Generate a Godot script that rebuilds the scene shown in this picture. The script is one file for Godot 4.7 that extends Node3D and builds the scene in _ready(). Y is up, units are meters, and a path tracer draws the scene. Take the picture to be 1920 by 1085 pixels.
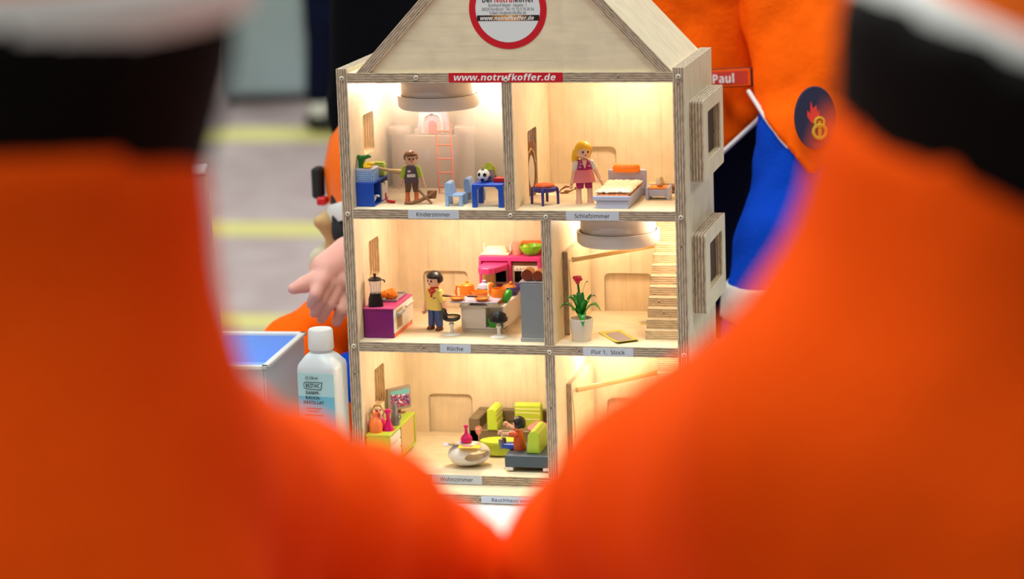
extends Node3D
# A plywood demonstration dollhouse on a white table in a hall, youth firefighters all round it.
# Everything of the dollhouse is laid out in millimetres in the house's own axes: x to the right along its front, y up from the top beam, z towards the viewer; HOUSE lifts it onto the table.
const HOUSE := Vector3(0, 1.1645, 0)
const FA := -76.1
const FB := -238.1
const FC := -398.4
var M := {}
var rng := RandomNumberGenerator.new()


class B:   # collects shapes, commits them as one named mesh
	var st := SurfaceTool.new()
	var k := 0.001
	var xf := Transform3D()
	var sg := 0

	func _init(scale := 0.001):
		k = scale
		st.begin(Mesh.PRIMITIVE_TRIANGLES)
		flat()

	func flat() -> B:
		st.set_smooth_group(-1)
		return self

	func smooth() -> B:
		sg += 1
		st.set_smooth_group(sg)
		return self

	func at(p: Vector3, turn := Vector3.ZERO) -> B:
		xf = Transform3D(Basis.from_euler(turn * PI / 180.0), p)
		return self

	func tri(a: Vector3, b: Vector3, c: Vector3):
		st.add_vertex((xf * a) * k)
		st.add_vertex((xf * c) * k)
		st.add_vertex((xf * b) * k)

	func poly(p: Array, n: Vector3):
		var m := Vector3.ZERO
		for i in range(1, p.size() - 1):
			m += (p[i] - p[0]).cross(p[i + 1] - p[0])
		var turned: bool = m.dot(n) < 0.0
		for i in range(1, p.size() - 1):
			if turned:
				tri(p[0], p[i + 1], p[i])
			else:
				tri(p[0], p[i], p[i + 1])

	func box(a: Vector3, b: Vector3, e := 0.4) -> B:
		flat()
		var c := (a + b) / 2.0
		var h := ((b - a) / 2.0).abs()
		e = minf(e, minf(h.x, minf(h.y, h.z)) * 0.9)
		var corner := func(s: Vector3, ax: int) -> Vector3:
			var q := h - Vector3(e, e, e)
			q[ax] = h[ax]
			return c + s * q
		for ax in 3:
			var u := (ax + 1) % 3
			var w := (ax + 2) % 3
			for s in [-1.0, 1.0]:
				var f := []
				for t in [[-1, -1], [1, -1], [1, 1], [-1, 1]]:
					var g := Vector3.ZERO
					g[ax] = s
					g[u] = t[0]
					g[w] = t[1]
					f.append(corner.call(g, ax))
				var n := Vector3.ZERO
				n[ax] = s
				poly(f, n)
				if e > 0.0:
					for s2 in [-1.0, 1.0]:
						var g1 := Vector3.ZERO
						g1[ax] = s
						g1[u] = s2
						var g2 := g1
						g1[w] = -1
						g2[w] = 1
						n = Vector3.ZERO
						n[ax] = s
						n[u] = s2
						poly([corner.call(g1, ax), corner.call(g2, ax), corner.call(g2, u), corner.call(g1, u)], n)
		if e > 0.0:
			for i in 8:
				var g := Vector3(1 if i & 1 else -1, 1 if i & 2 else -1, 1 if i & 4 else -1)
				poly([corner.call(g, 0), corner.call(g, 1), corner.call(g, 2)], g)
		return self

	func lathe(given: Array, seg := 24, c := Vector3.ZERO, arc := TAU) -> B:   # profile of (radius, height)
		smooth()
		var pr := given.duplicate()
		var area := 0.0
		for i in pr.size():
			area += pr[i].cross(pr[(i + 1) % pr.size()])
		if area < 0.0:
			pr.reverse()
		for i in pr.size() - 1:
			var d: Vector2 = pr[i + 1] - pr[i]
			if d.length() < 1e-6:
				continue
			if i > 0 and absf(d.angle_to(pr[i] - pr[i - 1])) > 0.7:
				smooth()
			for j in seg:
				var t0 := arc * j / seg
				var t1 := arc * (j + 1) / seg
				var p := []
				for q in [[pr[i], t0], [pr[i], t1], [pr[i + 1], t1], [pr[i + 1], t0]]:
					p.append(c + Vector3(q[0].x * cos(q[1]), q[0].y, q[0].x * sin(q[1])))
				var tm := (t0 + t1) / 2
				poly(p, Vector3(d.y * cos(tm), -d.x, d.y * sin(tm)))
		return self

	func tube(p: Array, r: Array, seg := 12, caps := true, squash := 1.0) -> B:
		smooth()
		var rings := []
		var side := Vector3.ZERO
		for i in p.size():
			var d: Vector3 = (p[mini(i + 1, p.size() - 1)] - p[maxi(i - 1, 0)]).normalized()
			if i == 0:
				side = d.cross(Vector3.UP if absf(d.y) < 0.9 else Vector3.RIGHT).normalized()
			side = (side - d * side.dot(d)).normalized()
			var up := d.cross(side)
			var ring := []
			var ri: float = r[mini(i, r.size() - 1)]
			for j in seg:
				var t := TAU * j / seg
				ring.append(p[i] + (side * cos(t) + up * sin(t) * squash) * ri)
			rings.append(ring)
		for i in p.size() - 1:
			for j in seg:
				var q := (j + 1) % seg
				var a: Vector3 = rings[i][j]
				poly([a, rings[i][q], rings[i + 1][q], rings[i + 1][j]], a - p[i] + (rings[i][q] - p[i]) + (rings[i + 1][j] - p[i + 1]))
		if caps:
			smooth()
			poly(rings[0], p[0] - p[1])
			smooth()
			poly(rings[-1], p[-1] - p[-2])
		return self

	func loft(s: Array, n := 24, caps := true) -> B:   # sections [centre, half width, half depth, squareness 0..1]
		smooth()
		var rings := []
		for q in s:
			var e: float = lerpf(1.0, 0.22, q[3])
			var ring := []
			for j in n:
				var t := TAU * (j + 0.5) / n
				ring.append(q[0] + Vector3(q[1] * signf(cos(t)) * pow(absf(cos(t)), e), 0, q[2] * signf(sin(t)) * pow(absf(sin(t)), e)))
			rings.append(ring)
		for i in s.size() - 1:
			if i > 0 and absf(Vector2(s[i][1] - s[i - 1][1], s[i][0].y - s[i - 1][0].y).angle_to(Vector2(s[i + 1][1] - s[i][1], s[i + 1][0].y - s[i][0].y))) > 0.6:
				smooth()
			for j in n:
				var q := (j + 1) % n
				var out: Vector3 = rings[i][j] + rings[i][q] + rings[i + 1][j] + rings[i + 1][q] - 2 * s[i][0] - 2 * s[i + 1][0]
				if s[i + 1][0].y < s[i][0].y:
					out = -out
				out.y = -(s[i + 1][1] - s[i][1]) * 4 if absf(s[i + 1][0].y - s[i][0].y) < 0.01 else 0.0
				poly([rings[i][j], rings[i][q], rings[i + 1][q], rings[i + 1][j]], out)
		if caps:
			smooth()
			poly(rings[0], Vector3.DOWN)
			smooth()
			poly(rings[-1], Vector3.UP)
		return self

	func ell(c: Vector3, r: Vector3, nu := 18, nv := 10, wobble = null) -> B:
		smooth()
		var p := func(i: int, j: int) -> Vector3:
			var a := TAU * (i % nu) / nu
			var b := -PI / 2 + PI * j / nv
			var d := Vector3(cos(b) * cos(a), sin(b), cos(b) * sin(a))
			return c + d * r * (float(wobble.call(d)) if wobble else 1.0)
		for i in nu:
			for j in nv:
				var f := [p.call(i, j), p.call(i + 1, j), p.call(i + 1, j + 1), p.call(i, j + 1)]
				if j == 0:
					f = [f[0], f[2], f[3]]
				elif j == nv - 1:
					f = [f[0], f[1], f[2]]
				var m: Vector3 = f[0] + f[1] + f[2] - 3 * c
				poly(f, m)
		return self

	func prism(o: PackedVector2Array, z0: float, z1: float, e := 0.0, soft := false) -> B:
		if Geometry2D.is_polygon_clockwise(o):
			o.reverse()
		var n := o.size()
		var ins := PackedVector2Array()
		for i in n:
			var d0 := (o[i] - o[(i + n - 1) % n]).normalized()
			var d1 := (o[(i + 1) % n] - o[i]).normalized()
			var m := (d0 + d1).normalized()
			ins.append(o[i] + Vector2(-m.y, m.x) * e)
		flat()
		var t := Geometry2D.triangulate_polygon(ins)
		for i in range(0, t.size(), 3):
			for s in [[z1, 1.0], [z0, -1.0]]:
				var f := []
				for q in 3:
					f.append(Vector3(ins[t[i + q]].x, ins[t[i + q]].y, s[0]))
				poly(f, Vector3(0, 0, s[1]))
		if soft:
			smooth()
		for i in n:
			var j := (i + 1) % n
			var d := o[j] - o[i]
			var out := Vector3(d.y, -d.x, 0)
			poly([Vector3(o[i].x, o[i].y, z0 + e), Vector3(o[j].x, o[j].y, z0 + e), Vector3(o[j].x, o[j].y, z1 - e), Vector3(o[i].x, o[i].y, z1 - e)], out)
			if e > 0.0:
				poly([Vector3(o[i].x, o[i].y, z1 - e), Vector3(o[j].x, o[j].y, z1 - e), Vector3(ins[j].x, ins[j].y, z1), Vector3(ins[i].x, ins[i].y, z1)], out + Vector3(0, 0, d.length()))
				poly([Vector3(o[i].x, o[i].y, z0 + e), Vector3(o[j].x, o[j].y, z0 + e), Vector3(ins[j].x, ins[j].y, z0), Vector3(ins[i].x, ins[i].y, z0)], out - Vector3(0, 0, d.length()))
		return self

	func put(called: String, m: Material, parent: Node) -> MeshInstance3D:
		st.generate_normals()
		var o := MeshInstance3D.new()
		o.mesh = st.commit()
		o.name = called
		o.material_override = m
		parent.add_child(o, true)
		return o


# ---- signed distance bodies: tapered capsules and ellipsoids joined with a smooth minimum, meshed as surface nets
func cap(a: Vector3, b: Vector3, ra: float, rb: float) -> Array:
	return [0, a, b, ra, rb]


func blob(c: Vector3, r: Vector3, turn := Vector3.ZERO) -> Array:
	return [1, c, r, Basis.from_euler(turn * PI / 180.0).inverse()]


func chain(p: Array, r: Array) -> Array:
	var out := []
	for i in p.size() - 1:
		out.append(cap(p[i], p[i + 1], r[i], r[i + 1]))
	return out


func nets(prims: Array, cell: float, k: float, cuts := [], rough := 0.0, holes := []) -> ArrayMesh:   # cuts: [point, normal]: what lies on the normal's side goes
	var lo := Vector3.ONE * 1e9
	var hi := -lo
	for p in prims:
		var r: float = maxf(p[3], p[4]) if p[0] == 0 else maxf(p[2].x, maxf(p[2].y, p[2].z))
		for q in ([p[1], p[2]] if p[0] == 0 else [p[1]]):
			lo = lo.min(q - Vector3.ONE * r)
			hi = hi.max(q + Vector3.ONE * r)
	lo -= Vector3.ONE * (cell * 2.5 + rough)
	hi += Vector3.ONE * (cell * 2.5 + rough)
	var nx := int((hi.x - lo.x) / cell) + 2
	var ny := int((hi.y - lo.y) / cell) + 2
	var nz := int((hi.z - lo.z) / cell) + 2
	var g := PackedFloat32Array()
	g.resize(nx * ny * nz)
	g.fill(1.0)
	for p in prims:
		var is_cap: bool = p[0] == 0
		var a: Vector3 = p[1]
		var r: float = maxf(p[3], p[4]) if is_cap else maxf(p[2].x, maxf(p[2].y, p[2].z))
		var e := r + k + cell * 2
		var l: Vector3 = (a.min(p[2]) if is_cap else a) - Vector3.ONE * e
		var h: Vector3 = (a.max(p[2]) if is_cap else a) + Vector3.ONE * e
		var i0 := ((l - lo) / cell).floor().max(Vector3.ZERO)
		var i1 := ((h - lo) / cell).ceil().min(Vector3(nx - 1, ny - 1, nz - 1))
		var ab: Vector3 = (p[2] - a) if is_cap else p[2]
		var inv := 1.0 / maxf(ab.length_squared(), 1e-9)
		var ra: float = p[3] if is_cap else 0.0
		var dr: float = (p[4] - ra) if is_cap else 0.0
		var basis: Basis = Basis() if is_cap else p[3]
		var small: float = 0.0 if is_cap else minf(ab.x, minf(ab.y, ab.z))
		for z in range(int(i0.z), int(i1.z) + 1):
			for y in range(int(i0.y), int(i1.y) + 1):
				var row := (z * ny + y) * nx
				for x in range(int(i0.x), int(i1.x) + 1):
					var w := lo + Vector3(x, y, z) * cell - a
					var d: float
					if is_cap:
						var t := clampf(w.dot(ab) * inv, 0.0, 1.0)
						d = (w - ab * t).length() - ra - dr * t
					else:
						d = ((basis * w) / ab).length()
						d = (d - 1.0) * small
					var o := g[row + x]
					var m := k - absf(o - d)
					g[row + x] = minf(o, d) - (m * m / (4.0 * k) if m > 0.0 else 0.0)
	if rough > 0.0 or cuts.size() or holes.size():
		var nz2 := FastNoiseLite.new()
		nz2.seed = 5
		nz2.frequency = 6.5
		for z in nz:
			for y in ny:
				for x in nx:
					var i := (z * ny + y) * nx + x
					if g[i] > 0.2:
						continue
					var w := lo + Vector3(x, y, z) * cell
					if rough > 0.0:
						g[i] += nz2.get_noise_3d(w.x, w.y * 0.6, w.z) * rough
					for c in holes:
						g[i] = maxf(g[i], (1.0 - ((c[3] * (w - c[1])) / c[2]).length()) * minf(c[2].x, minf(c[2].y, c[2].z)))
					for c in cuts:
						g[i] = maxf(g[i], (w - c[0]).dot(c[1]))
	var at := {}
	var verts := PackedVector3Array()
	var step := [1, nx, nx * ny]
	for z in nz - 1:
		for y in ny - 1:
			for x in nx - 1:
				var i := (z * ny + y) * nx + x
				var first := g[i] < 0.0
				var mixed := false
				for c in range(1, 8):
					if (g[i + (c & 1) + (nx if c & 2 else 0) + (nx * ny if c & 4 else 0)] < 0.0) != first:
						mixed = true
						break
				if not mixed:
					continue
				var sum := Vector3.ZERO
				var n := 0
				for c in 8:
					for ax in 3:
						if c & (1 << ax):
							continue
						var c2 := c | (1 << ax)
						var v0 := g[i + (c & 1) + (nx if c & 2 else 0) + (nx * ny if c & 4 else 0)]
						var v1 := g[i + (c2 & 1) + (nx if c2 & 2 else 0) + (nx * ny if c2 & 4 else 0)]
						if (v0 < 0.0) != (v1 < 0.0):
							var q := Vector3(c & 1, (c >> 1) & 1, (c >> 2) & 1)
							q[ax] += v0 / (v0 - v1)
							sum += q
							n += 1
				at[i] = verts.size()
				verts.append(lo + (Vector3(x, y, z) + sum / n) * cell)
	var st := SurfaceTool.new()
	st.begin(Mesh.PRIMITIVE_TRIANGLES)
	st.set_smooth_group(0)
	for p in verts:
		st.add_vertex(p)
	for i in at:
		for ax in 3:
			var u: int = step[(ax + 1) % 3]
			var w: int = step[(ax + 2) % 3]
			var v0 := g[i]
			var v1 := g[i + step[ax]]
			if (v0 < 0.0) == (v1 < 0.0) or not (at.has(i - u) and at.has(i - w) and at.has(i - u - w)):
				continue
			var q := [at[i], at[i - u], at[i - u - w], at[i - w]]
			if v0 < 0.0:
				q.reverse()
			for n in [0, 1, 2, 0, 2, 3]:
				st.add_index(q[n])
	st.generate_normals()
	return st.commit()


func body(called: String, prims: Array, m: Material, parent: Node, cell := 0.014, k := 0.03, cuts := [], rough := 0.0, holes := []) -> MeshInstance3D:
	var o := MeshInstance3D.new()
	o.mesh = nets(prims, cell, k, cuts, rough, holes)
	o.name = called
	o.material_override = m
	parent.add_child(o, true)
	return o


# ---- things
func tag(o: Node, label := "", category := "", group := "", kind := "") -> Node:
	for m in [["label", label], ["category", category], ["group", group], ["kind", kind]]:
		if m[1]:
			o.set_meta(m[0], m[1])
	return o


func numbered(called: String) -> String:
	var n := called
	var i := 0
	while has_node(n):
		i += 1
		n = "%s_%03d" % [called, i]
	return n


func thing(called: String, label: String, category: String, mm := Vector3.ZERO, turn := 0.0, group := "") -> Node3D:   # at a place in the house's millimetres
	var o := Node3D.new()
	o.name = numbered(called)
	add_child(o)
	o.position = HOUSE + mm * 0.001
	o.rotation_degrees.y = turn
	return tag(o, label, category, group)


func stand(called: String, label: String, category: String, at := Vector3.ZERO, turn := 0.0, group := "") -> Node3D:   # at a place in the hall's metres
	var o := thing(called, label, category, Vector3.ZERO, turn, group)
	o.position = at
	return o


func copy(o: Node3D, label: String, mm: Vector3, turn := 0.0) -> Node3D:
	var c: Node3D = o.duplicate()
	c.name = numbered(String(o.name))
	add_child(c)
	c.position = HOUSE + mm * 0.001
	c.rotation_degrees.y = turn
	c.set_meta("label", label)
	return c


func words(text: String, height: float, m: Material, parent: Node, at: Vector3, bold := false, slant := 0.0, width := 0.0, called := "lettering", thick := 0.00015) -> MeshInstance3D:   # a line of type, centred; height is that of a capital, metres
	var f := SystemFont.new()
	f.font_names = PackedStringArray(["Droid Sans"])
	f.font_weight = 700 if bold else 400
	var t := TextMesh.new()
	t.font = f
	t.text = text
	t.font_size = 48
	t.pixel_size = height / 48.0 / 0.72
	t.depth = thick
	t.curve_step = 1.0
	t.material = m
	var o := MeshInstance3D.new()
	o.mesh = t
	o.name = called
	parent.add_child(o, true)
	o.position = at
	if width > 0.0:
		var w := t.get_aabb().size.x
		if w > 0.0:
			o.basis = Basis(Vector3(width / w, 0, 0), Vector3(slant, 1, 0), Vector3(0, 0, 1))
	return o


func rect(x0: float, y0: float, x1: float, y1: float, r := 0.0, top_only := false) -> PackedVector2Array:
	if r <= 0.0:
		return PackedVector2Array([Vector2(x0, y0), Vector2(x1, y0), Vector2(x1, y1), Vector2(x0, y1)])
	var p := PackedVector2Array()
	for q in [[x0 + r, y0 + r, PI], [x1 - r, y0 + r, 1.5 * PI], [x1 - r, y1 - r, 0.0], [x0 + r, y1 - r, 0.5 * PI]]:
		if top_only and q[2] >= PI - 0.01:
			p.append(Vector2(x0 if q[2] < 4 else x1, y0))
			continue
		for i in 6:
			var t: float = q[2] + PI / 2 * i / 5.0
			p.append(Vector2(q[0] + r * cos(t), q[1] + r * sin(t)))
	return p


func disc(c: Vector2, rx: float, ry: float, n := 32, a0 := 0.0, a1 := TAU) -> PackedVector2Array:
	var p := PackedVector2Array()
	for i in n:
		var t := a0 + (a1 - a0) * i / (n if a1 - a0 > 6.2 else n - 1)
		p.append(c + Vector2(rx * cos(t), ry * sin(t)))
	return p


# a plywood board: an outline with holes, thick from 0 to t; the faces wear birch, all cut edges the plies
func board(called: String, outline: PackedVector2Array, holes: Array, t: float, how: Transform3D, parent: Node, upright := false) -> MeshInstance3D:
	var pieces := [outline]
	for h in holes:
		var c := Vector2.ZERO
		for q in h:
			c += q / h.size()
		var next := []
		for p in pieces:
			if Geometry2D.intersect_polygons(p, h).is_empty():
				next.append(p)
				continue
			for half in [rect(-9000, -9000, c.x, 9000), rect(c.x, -9000, 9000, 9000)]:
				for a in Geometry2D.intersect_polygons(p, half):
					for b in Geometry2D.clip_polygons(a, h):
						next.append(b)
		pieces = next
	var f := SurfaceTool.new()
	f.begin(Mesh.PRIMITIVE_TRIANGLES)
	f.set_smooth_group(-1)
	var off := Vector2(rng.randf(), rng.randf())
	for p in pieces:
		var ix := Geometry2D.triangulate_polygon(p)
		for i in range(0, ix.size(), 3):
			for s in [[t, 1.0], [0.0, -1.0]]:
				var q := [p[ix[i]], p[ix[i + 1]], p[ix[i + 2]]]
				if ((q[1] - q[0]).cross(q[2] - q[0]) > 0) == (s[1] > 0):   # clockwise seen from outside
					q.reverse()
				for v in q:
					f.set_uv((Vector2(v.y, v.x) if upright else v) / 260.0 + off)
					f.add_vertex(how * Vector3(v.x, v.y, s[0]) * 0.001)
	f.generate_normals()
	var mesh := f.commit()
	for inner in [false, true]:
		if inner and holes.is_empty():
			continue
		var e := SurfaceTool.new()
		e.begin(Mesh.PRIMITIVE_TRIANGLES)
		e.set_smooth_group(-1)
		for h in (holes if inner else [outline]):
			var o: PackedVector2Array = h.duplicate()
			if Geometry2D.is_polygon_clockwise(o) != inner:
				o.reverse()
			var run := rng.randf() * 200
			for i in o.size():
				var p0 := o[i]
				var p1 := o[(i + 1) % o.size()]
				var l := p0.distance_to(p1)
				for v in [[p0, 0.0, run], [p1, t, run + l], [p1, 0.0, run + l], [p0, 0.0, run], [p0, t, run], [p1, t, run + l]]:
					e.set_uv(Vector2(v[2] / 190.0, v[1] / t))
					e.add_vertex(how * Vector3(v[0].x, v[0].y, v[1]) * 0.001)
				run += l
		e.generate_normals()
		e.commit(mesh)
	mesh.surface_set_material(0, M.birch)
	mesh.surface_set_material(1, M.ply)
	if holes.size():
		mesh.surface_set_material(2, M.ply_lit)  # window reveals: warm light put into a paler ply colour
	var mi := MeshInstance3D.new()
	mi.mesh = mesh
	mi.name = called
	parent.add_child(mi, true)
	return mi


# ---- materials
func mat(c: Color, rough := 0.5, more := {}) -> StandardMaterial3D:
	var m := StandardMaterial3D.new()
	m.albedo_color = c
	m.roughness = rough
	for p in more:
		m.set(p, more[p])
	return m


func c8(r: float, g: float, b: float) -> Color:
	return Color(r / 255.0, g / 255.0, b / 255.0)


func picture(w: int, h: int, shade: Callable) -> ImageTexture:
	var im := Image.create(w, h, false, Image.FORMAT_RGB8)
	for y in h:
		for x in w:
			im.set_pixel(x, y, shade.call(x, y))
	return ImageTexture.create_from_image(im)


func materials():
	var n := FastNoiseLite.new()
	n.seed = 3
	n.frequency = 0.012
	n.fractal_octaves = 4
	var birch := picture(384, 384, func(x: int, y: int) -> Color:
		var s := n.get_noise_2d(x * 0.5, y * 5.0) * 0.5 + n.get_noise_2d(x * 1.5 + 900, y * 1.6) * 0.6
		var line := maxf(0.0, n.get_noise_2d(x * 0.25 + 70, y * 9.0) - 0.32) * 0.22
		return Color(0.945, 0.885, 0.755).darkened(clampf(0.03 - s * 0.07 + line, 0.0, 0.3)))
	M.birch = mat(Color.WHITE, 0.5, {"albedo_texture": birch})
	for kind in [["ply", Color(0.83, 0.76, 0.66), Color(0.65, 0.55, 0.45), 0.18, 0.28], ["ply_lit", Color(0.97, 0.90, 0.77), Color(0.84, 0.71, 0.52), 0.10, 0.16]]:  # the second, paler set is ply with light painted into its colour
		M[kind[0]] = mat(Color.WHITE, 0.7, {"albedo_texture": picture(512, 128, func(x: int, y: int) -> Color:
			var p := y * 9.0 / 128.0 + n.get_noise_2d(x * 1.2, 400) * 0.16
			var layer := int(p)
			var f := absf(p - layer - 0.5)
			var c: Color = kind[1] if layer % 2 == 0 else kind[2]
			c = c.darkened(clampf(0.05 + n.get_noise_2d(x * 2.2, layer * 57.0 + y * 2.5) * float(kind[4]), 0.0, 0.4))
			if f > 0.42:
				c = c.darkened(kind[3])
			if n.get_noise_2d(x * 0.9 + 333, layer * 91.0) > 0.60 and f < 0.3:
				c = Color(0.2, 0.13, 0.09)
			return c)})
	var cloth := NoiseTexture2D.new()
	cloth.width = 256
	cloth.height = 256
	cloth.seamless = true
	cloth.as_normal_map = true
	cloth.bump_strength = 5.0
	cloth.noise = FastNoiseLite.new()
	cloth.noise.seed = 8
	cloth.noise.frequency = 0.05
	var woven := {"normal_enabled": true, "normal_texture": cloth, "normal_scale": 0.25, "uv1_triplanar": true, "uv1_scale": Vector3(7, 7, 7)}
	woven.metallic_specular = 0.15
	M.orange = mat(c8(240, 80, 8), 0.85, woven)
	M.orange_bright = mat(c8(255, 100, 8), 0.8, woven)
	M.navy = mat(c8(16, 20, 42), 0.85, woven)
	M.blue_cloth = mat(c8(10, 68, 196), 0.8, woven)
	M.black_cloth = mat(c8(9, 10, 14), 0.9, woven)
	M.crimson = mat(c8(150, 12, 40), 0.8, woven)
	M.reflective = mat(c8(214, 214, 206), 0.45)
	M.piping = mat(c8(225, 222, 222), 0.6)
	M.skin = mat(c8(226, 164, 150), 0.55, {"subsurf_scatter_enabled": true, "subsurf_scatter_strength": 0.12})
	M.hair_dark = mat(c8(13, 10, 9), 0.7, {"metallic_specular": 0.2})
	M.hair_blond = mat(c8(196, 158, 104), 0.6)
	M.helmet = mat(c8(255, 112, 22), 0.3)
	M.rim_white = mat(c8(232, 232, 228), 0.35)
	M.black = mat(c8(14, 14, 15), 0.35)
	M.rubber = mat(c8(24, 24, 26), 0.8)
	M.red_tag = mat(c8(205, 58, 40), 0.7)
	M.badge = mat(c8(32, 32, 66), 0.8)
	M.flame = mat(c8(226, 52, 40), 0.7)
	M.dark_wood = mat(c8(72, 50, 38), 0.6)
	M.olive = mat(c8(186, 180, 40), 0.7)
	M.white = mat(c8(240, 240, 238), 0.35)
	M.table = mat(c8(240, 240, 243), 0.3)
	M.metal = mat(c8(232, 226, 212), 0.35, {"metallic": 0.3})
	M.steel_dark = mat(c8(60, 58, 55), 0.5)
	M.label_grey = mat(c8(205, 213, 224), 0.5)
	M.print_black = mat(c8(10, 10, 12), 0.6)
	M.print_grey = mat(c8(120, 124, 130), 0.6)
	M.print_white = mat(c8(246, 244, 246), 0.6)
	M.sign_red = mat(c8(205, 12, 34), 0.4)
	M.sign_white = mat(c8(226, 232, 234), 0.4)
	M.detector = mat(c8(214, 203, 194), 0.5)
	M.floor = mat(Color.WHITE, 0.55, {"uv1_triplanar": true, "uv1_scale": Vector3(0.4, 0.4, 0.4), "albedo_texture": picture(256, 256, func(x: int, y: int) -> Color: return c8(172, 150, 149).lightened(clampf(n.get_noise_2d(x * 3.0, y * 3.0) * 0.25 + 0.05, 0.0, 0.2)))})
	M.floor_yellow = mat(c8(214, 204, 122), 0.55)
	M.plaster = mat(c8(214, 212, 206), 0.9)
	M.wall_paint = mat(c8(150, 150, 148), 0.9)
	M.panel_glow = mat(Color.WHITE, 0.6, {"emission_enabled": true, "emission": Color(1, 0.98, 0.95), "emission_energy_multiplier": 1.2})
	M.led = mat(Color.WHITE, 0.5, {"emission_enabled": true, "emission": c8(255, 226, 176), "emission_energy_multiplier": 2.0})
	var paints := {
		"p_blue": [10, 74, 190], "p_sky": [150, 186, 235], "p_navy": [44, 58, 150], "p_orange": [255, 140, 30], "p_coral": [255, 128, 62], "p_lilac": [186, 190, 222], "p_white": [240, 238, 232], "p_cream": [250, 240, 206],
		"p_purple": [128, 14, 112], "p_magenta": [206, 66, 136], "p_pink": [222, 64, 140], "p_green": [48, 172, 46], "p_lime": [184, 214, 60], "p_dark_green": [24, 120, 40], "p_brown": [112, 66, 38], "p_red": [200, 24, 34],
		"p_black": [20, 20, 22], "p_grey": [150, 155, 160], "p_tan": [206, 178, 120], "p_yellow": [246, 196, 24], "p_skin": [246, 196, 168], "p_sofa": [112, 96, 70], "p_sofa_dark": [70, 84, 96], "p_olive": [206, 202, 70],
		"p_hot": [226, 16, 120], "p_rose": [240, 132, 142], "p_berry": [176, 24, 104], "p_blond": [255, 196, 40], "p_denim": [60, 92, 160], "p_shirt": [244, 222, 120], "p_mirror": [206, 196, 178], "p_bark": [138, 90, 50],
		"p_castle": [206, 190, 176], "p_violet": [214, 200, 226], "p_ladder": [255, 126, 92], "p_steel": [132, 138, 144], "p_bread": [204, 130, 60], "p_crust": [122, 48, 22], "p_clay": [236, 228, 218], "p_soil": [176, 132, 76],
		"p_flower": [222, 24, 60], "p_terra": [230, 96, 44], "p_royal": [30, 84, 200], "p_vest": [92, 74, 92], "p_indigo": [62, 52, 132], "p_peach": [255, 176, 150], "p_tv": [150, 140, 128], "p_seat": [196, 160, 100], "p_mauve": [158, 150, 160],
	}
	for p in paints:
		var c: Array = paints[p]
		M[p] = mat(c8(c[0], c[1], c[2]), 0.38)

	M.glass = mat(Color(1, 1, 1, 0.12), 0.05, {"transparency": BaseMaterial3D.TRANSPARENCY_ALPHA})
	M.rose_glass = mat(Color(1.0, 0.72, 0.62, 0.35), 0.1, {"transparency": BaseMaterial3D.TRANSPARENCY_ALPHA})
	M.milky = mat(c8(226, 234, 238), 0.4, {"subsurf_scatter_enabled": true, "subsurf_scatter_strength": 0.2})
	M.bottle_blue = mat(c8(120, 196, 222), 0.45)
	M.bottle_pale = mat(c8(186, 226, 230), 0.45)
	M.tray_blue = mat(c8(146, 184, 248), 0.45)
	M.tray_grey = mat(c8(206, 208, 214), 0.45)
	M.far_grey = mat(c8(164, 182, 184), 0.7)


func lights():
	var env := Environment.new()
	env.background_mode = Environment.BG_COLOR
	env.background_color = Color(0.05, 0.05, 0.055)
	env.tonemap_mode = Environment.TONE_MAPPER_LINEAR
	env.tonemap_exposure = 1.0
	env.sdfgi_enabled = true
	env.ssao_enabled = true
	env.ssil_enabled = true
	env.volumetric_fog_enabled = true
	env.volumetric_fog_density = 0.0
	var we := WorldEnvironment.new()
	we.name = "world_environment"
	we.environment = env
	add_child(we)
	# hall lamps: long panels under the ceiling, most of them beyond the dollhouse
	for p in [[-4.5, -5.0, 1.0, "to the left beyond the dollhouse"], [1.5, -5.0, 1.0, "straight beyond the dollhouse"], [-3.5, 1.0, 1.1, "to the left of the table"], [0.4, 1.2, 0.85, "over the table"], [-0.8, 5.4, 0.7, "added behind the onlookers as frontal fill"], [5.5, -1.0, 0.9, "to the right of the table"], [-1.5, -14.0, 1.6, "at the far end of the hall"], [-7.0, -13.0, 1.6, "at the far left of the hall"]]:
		lamp_panel(p[0], p[1], HALL_LIGHT * p[2], p[3])  # the panel behind the onlookers is an unseen, added fill light


const HALL_LIGHT := 16.0
const HALL_HIGH := 5.6


func lamp_panel(x: float, z: float, energy: float, where: String):
	var t := stand("ceiling_lamp", "long white panel lamp under the hall ceiling, " + where, "lamp", Vector3(x, HALL_HIGH - 0.12, z), 0.0, "panel lamps under the hall ceiling")
	B.new(1.0).box(Vector3(-1.3, 0, -0.65), Vector3(1.3, 0.12, 0.65), 0.02).put("housing", M.white, t)
	B.new(1.0).box(Vector3(-1.2, -0.01, -0.55), Vector3(1.2, 0.0, 0.55), 0.0).put("diffuser", M.panel_glow, t)
	var l := AreaLight3D.new()
	l.name = "lamp_light"
	l.area_size = Vector2(2.4, 1.1)
	l.light_energy = energy
	l.light_color = Color(0.96, 1.0, 0.985)
	l.shadow_enabled = true
	l.position = Vector3(0, -0.03, 0)
	l.rotation_degrees.x = -90
	t.add_child(l)


func structure(called: String, a: Vector3, b: Vector3, m: Material) -> MeshInstance3D:
	var o: MeshInstance3D = B.new(1.0).box(a, b, 0.0).put(called, m, self)
	o.set_meta("kind", "structure")
	return o


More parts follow.
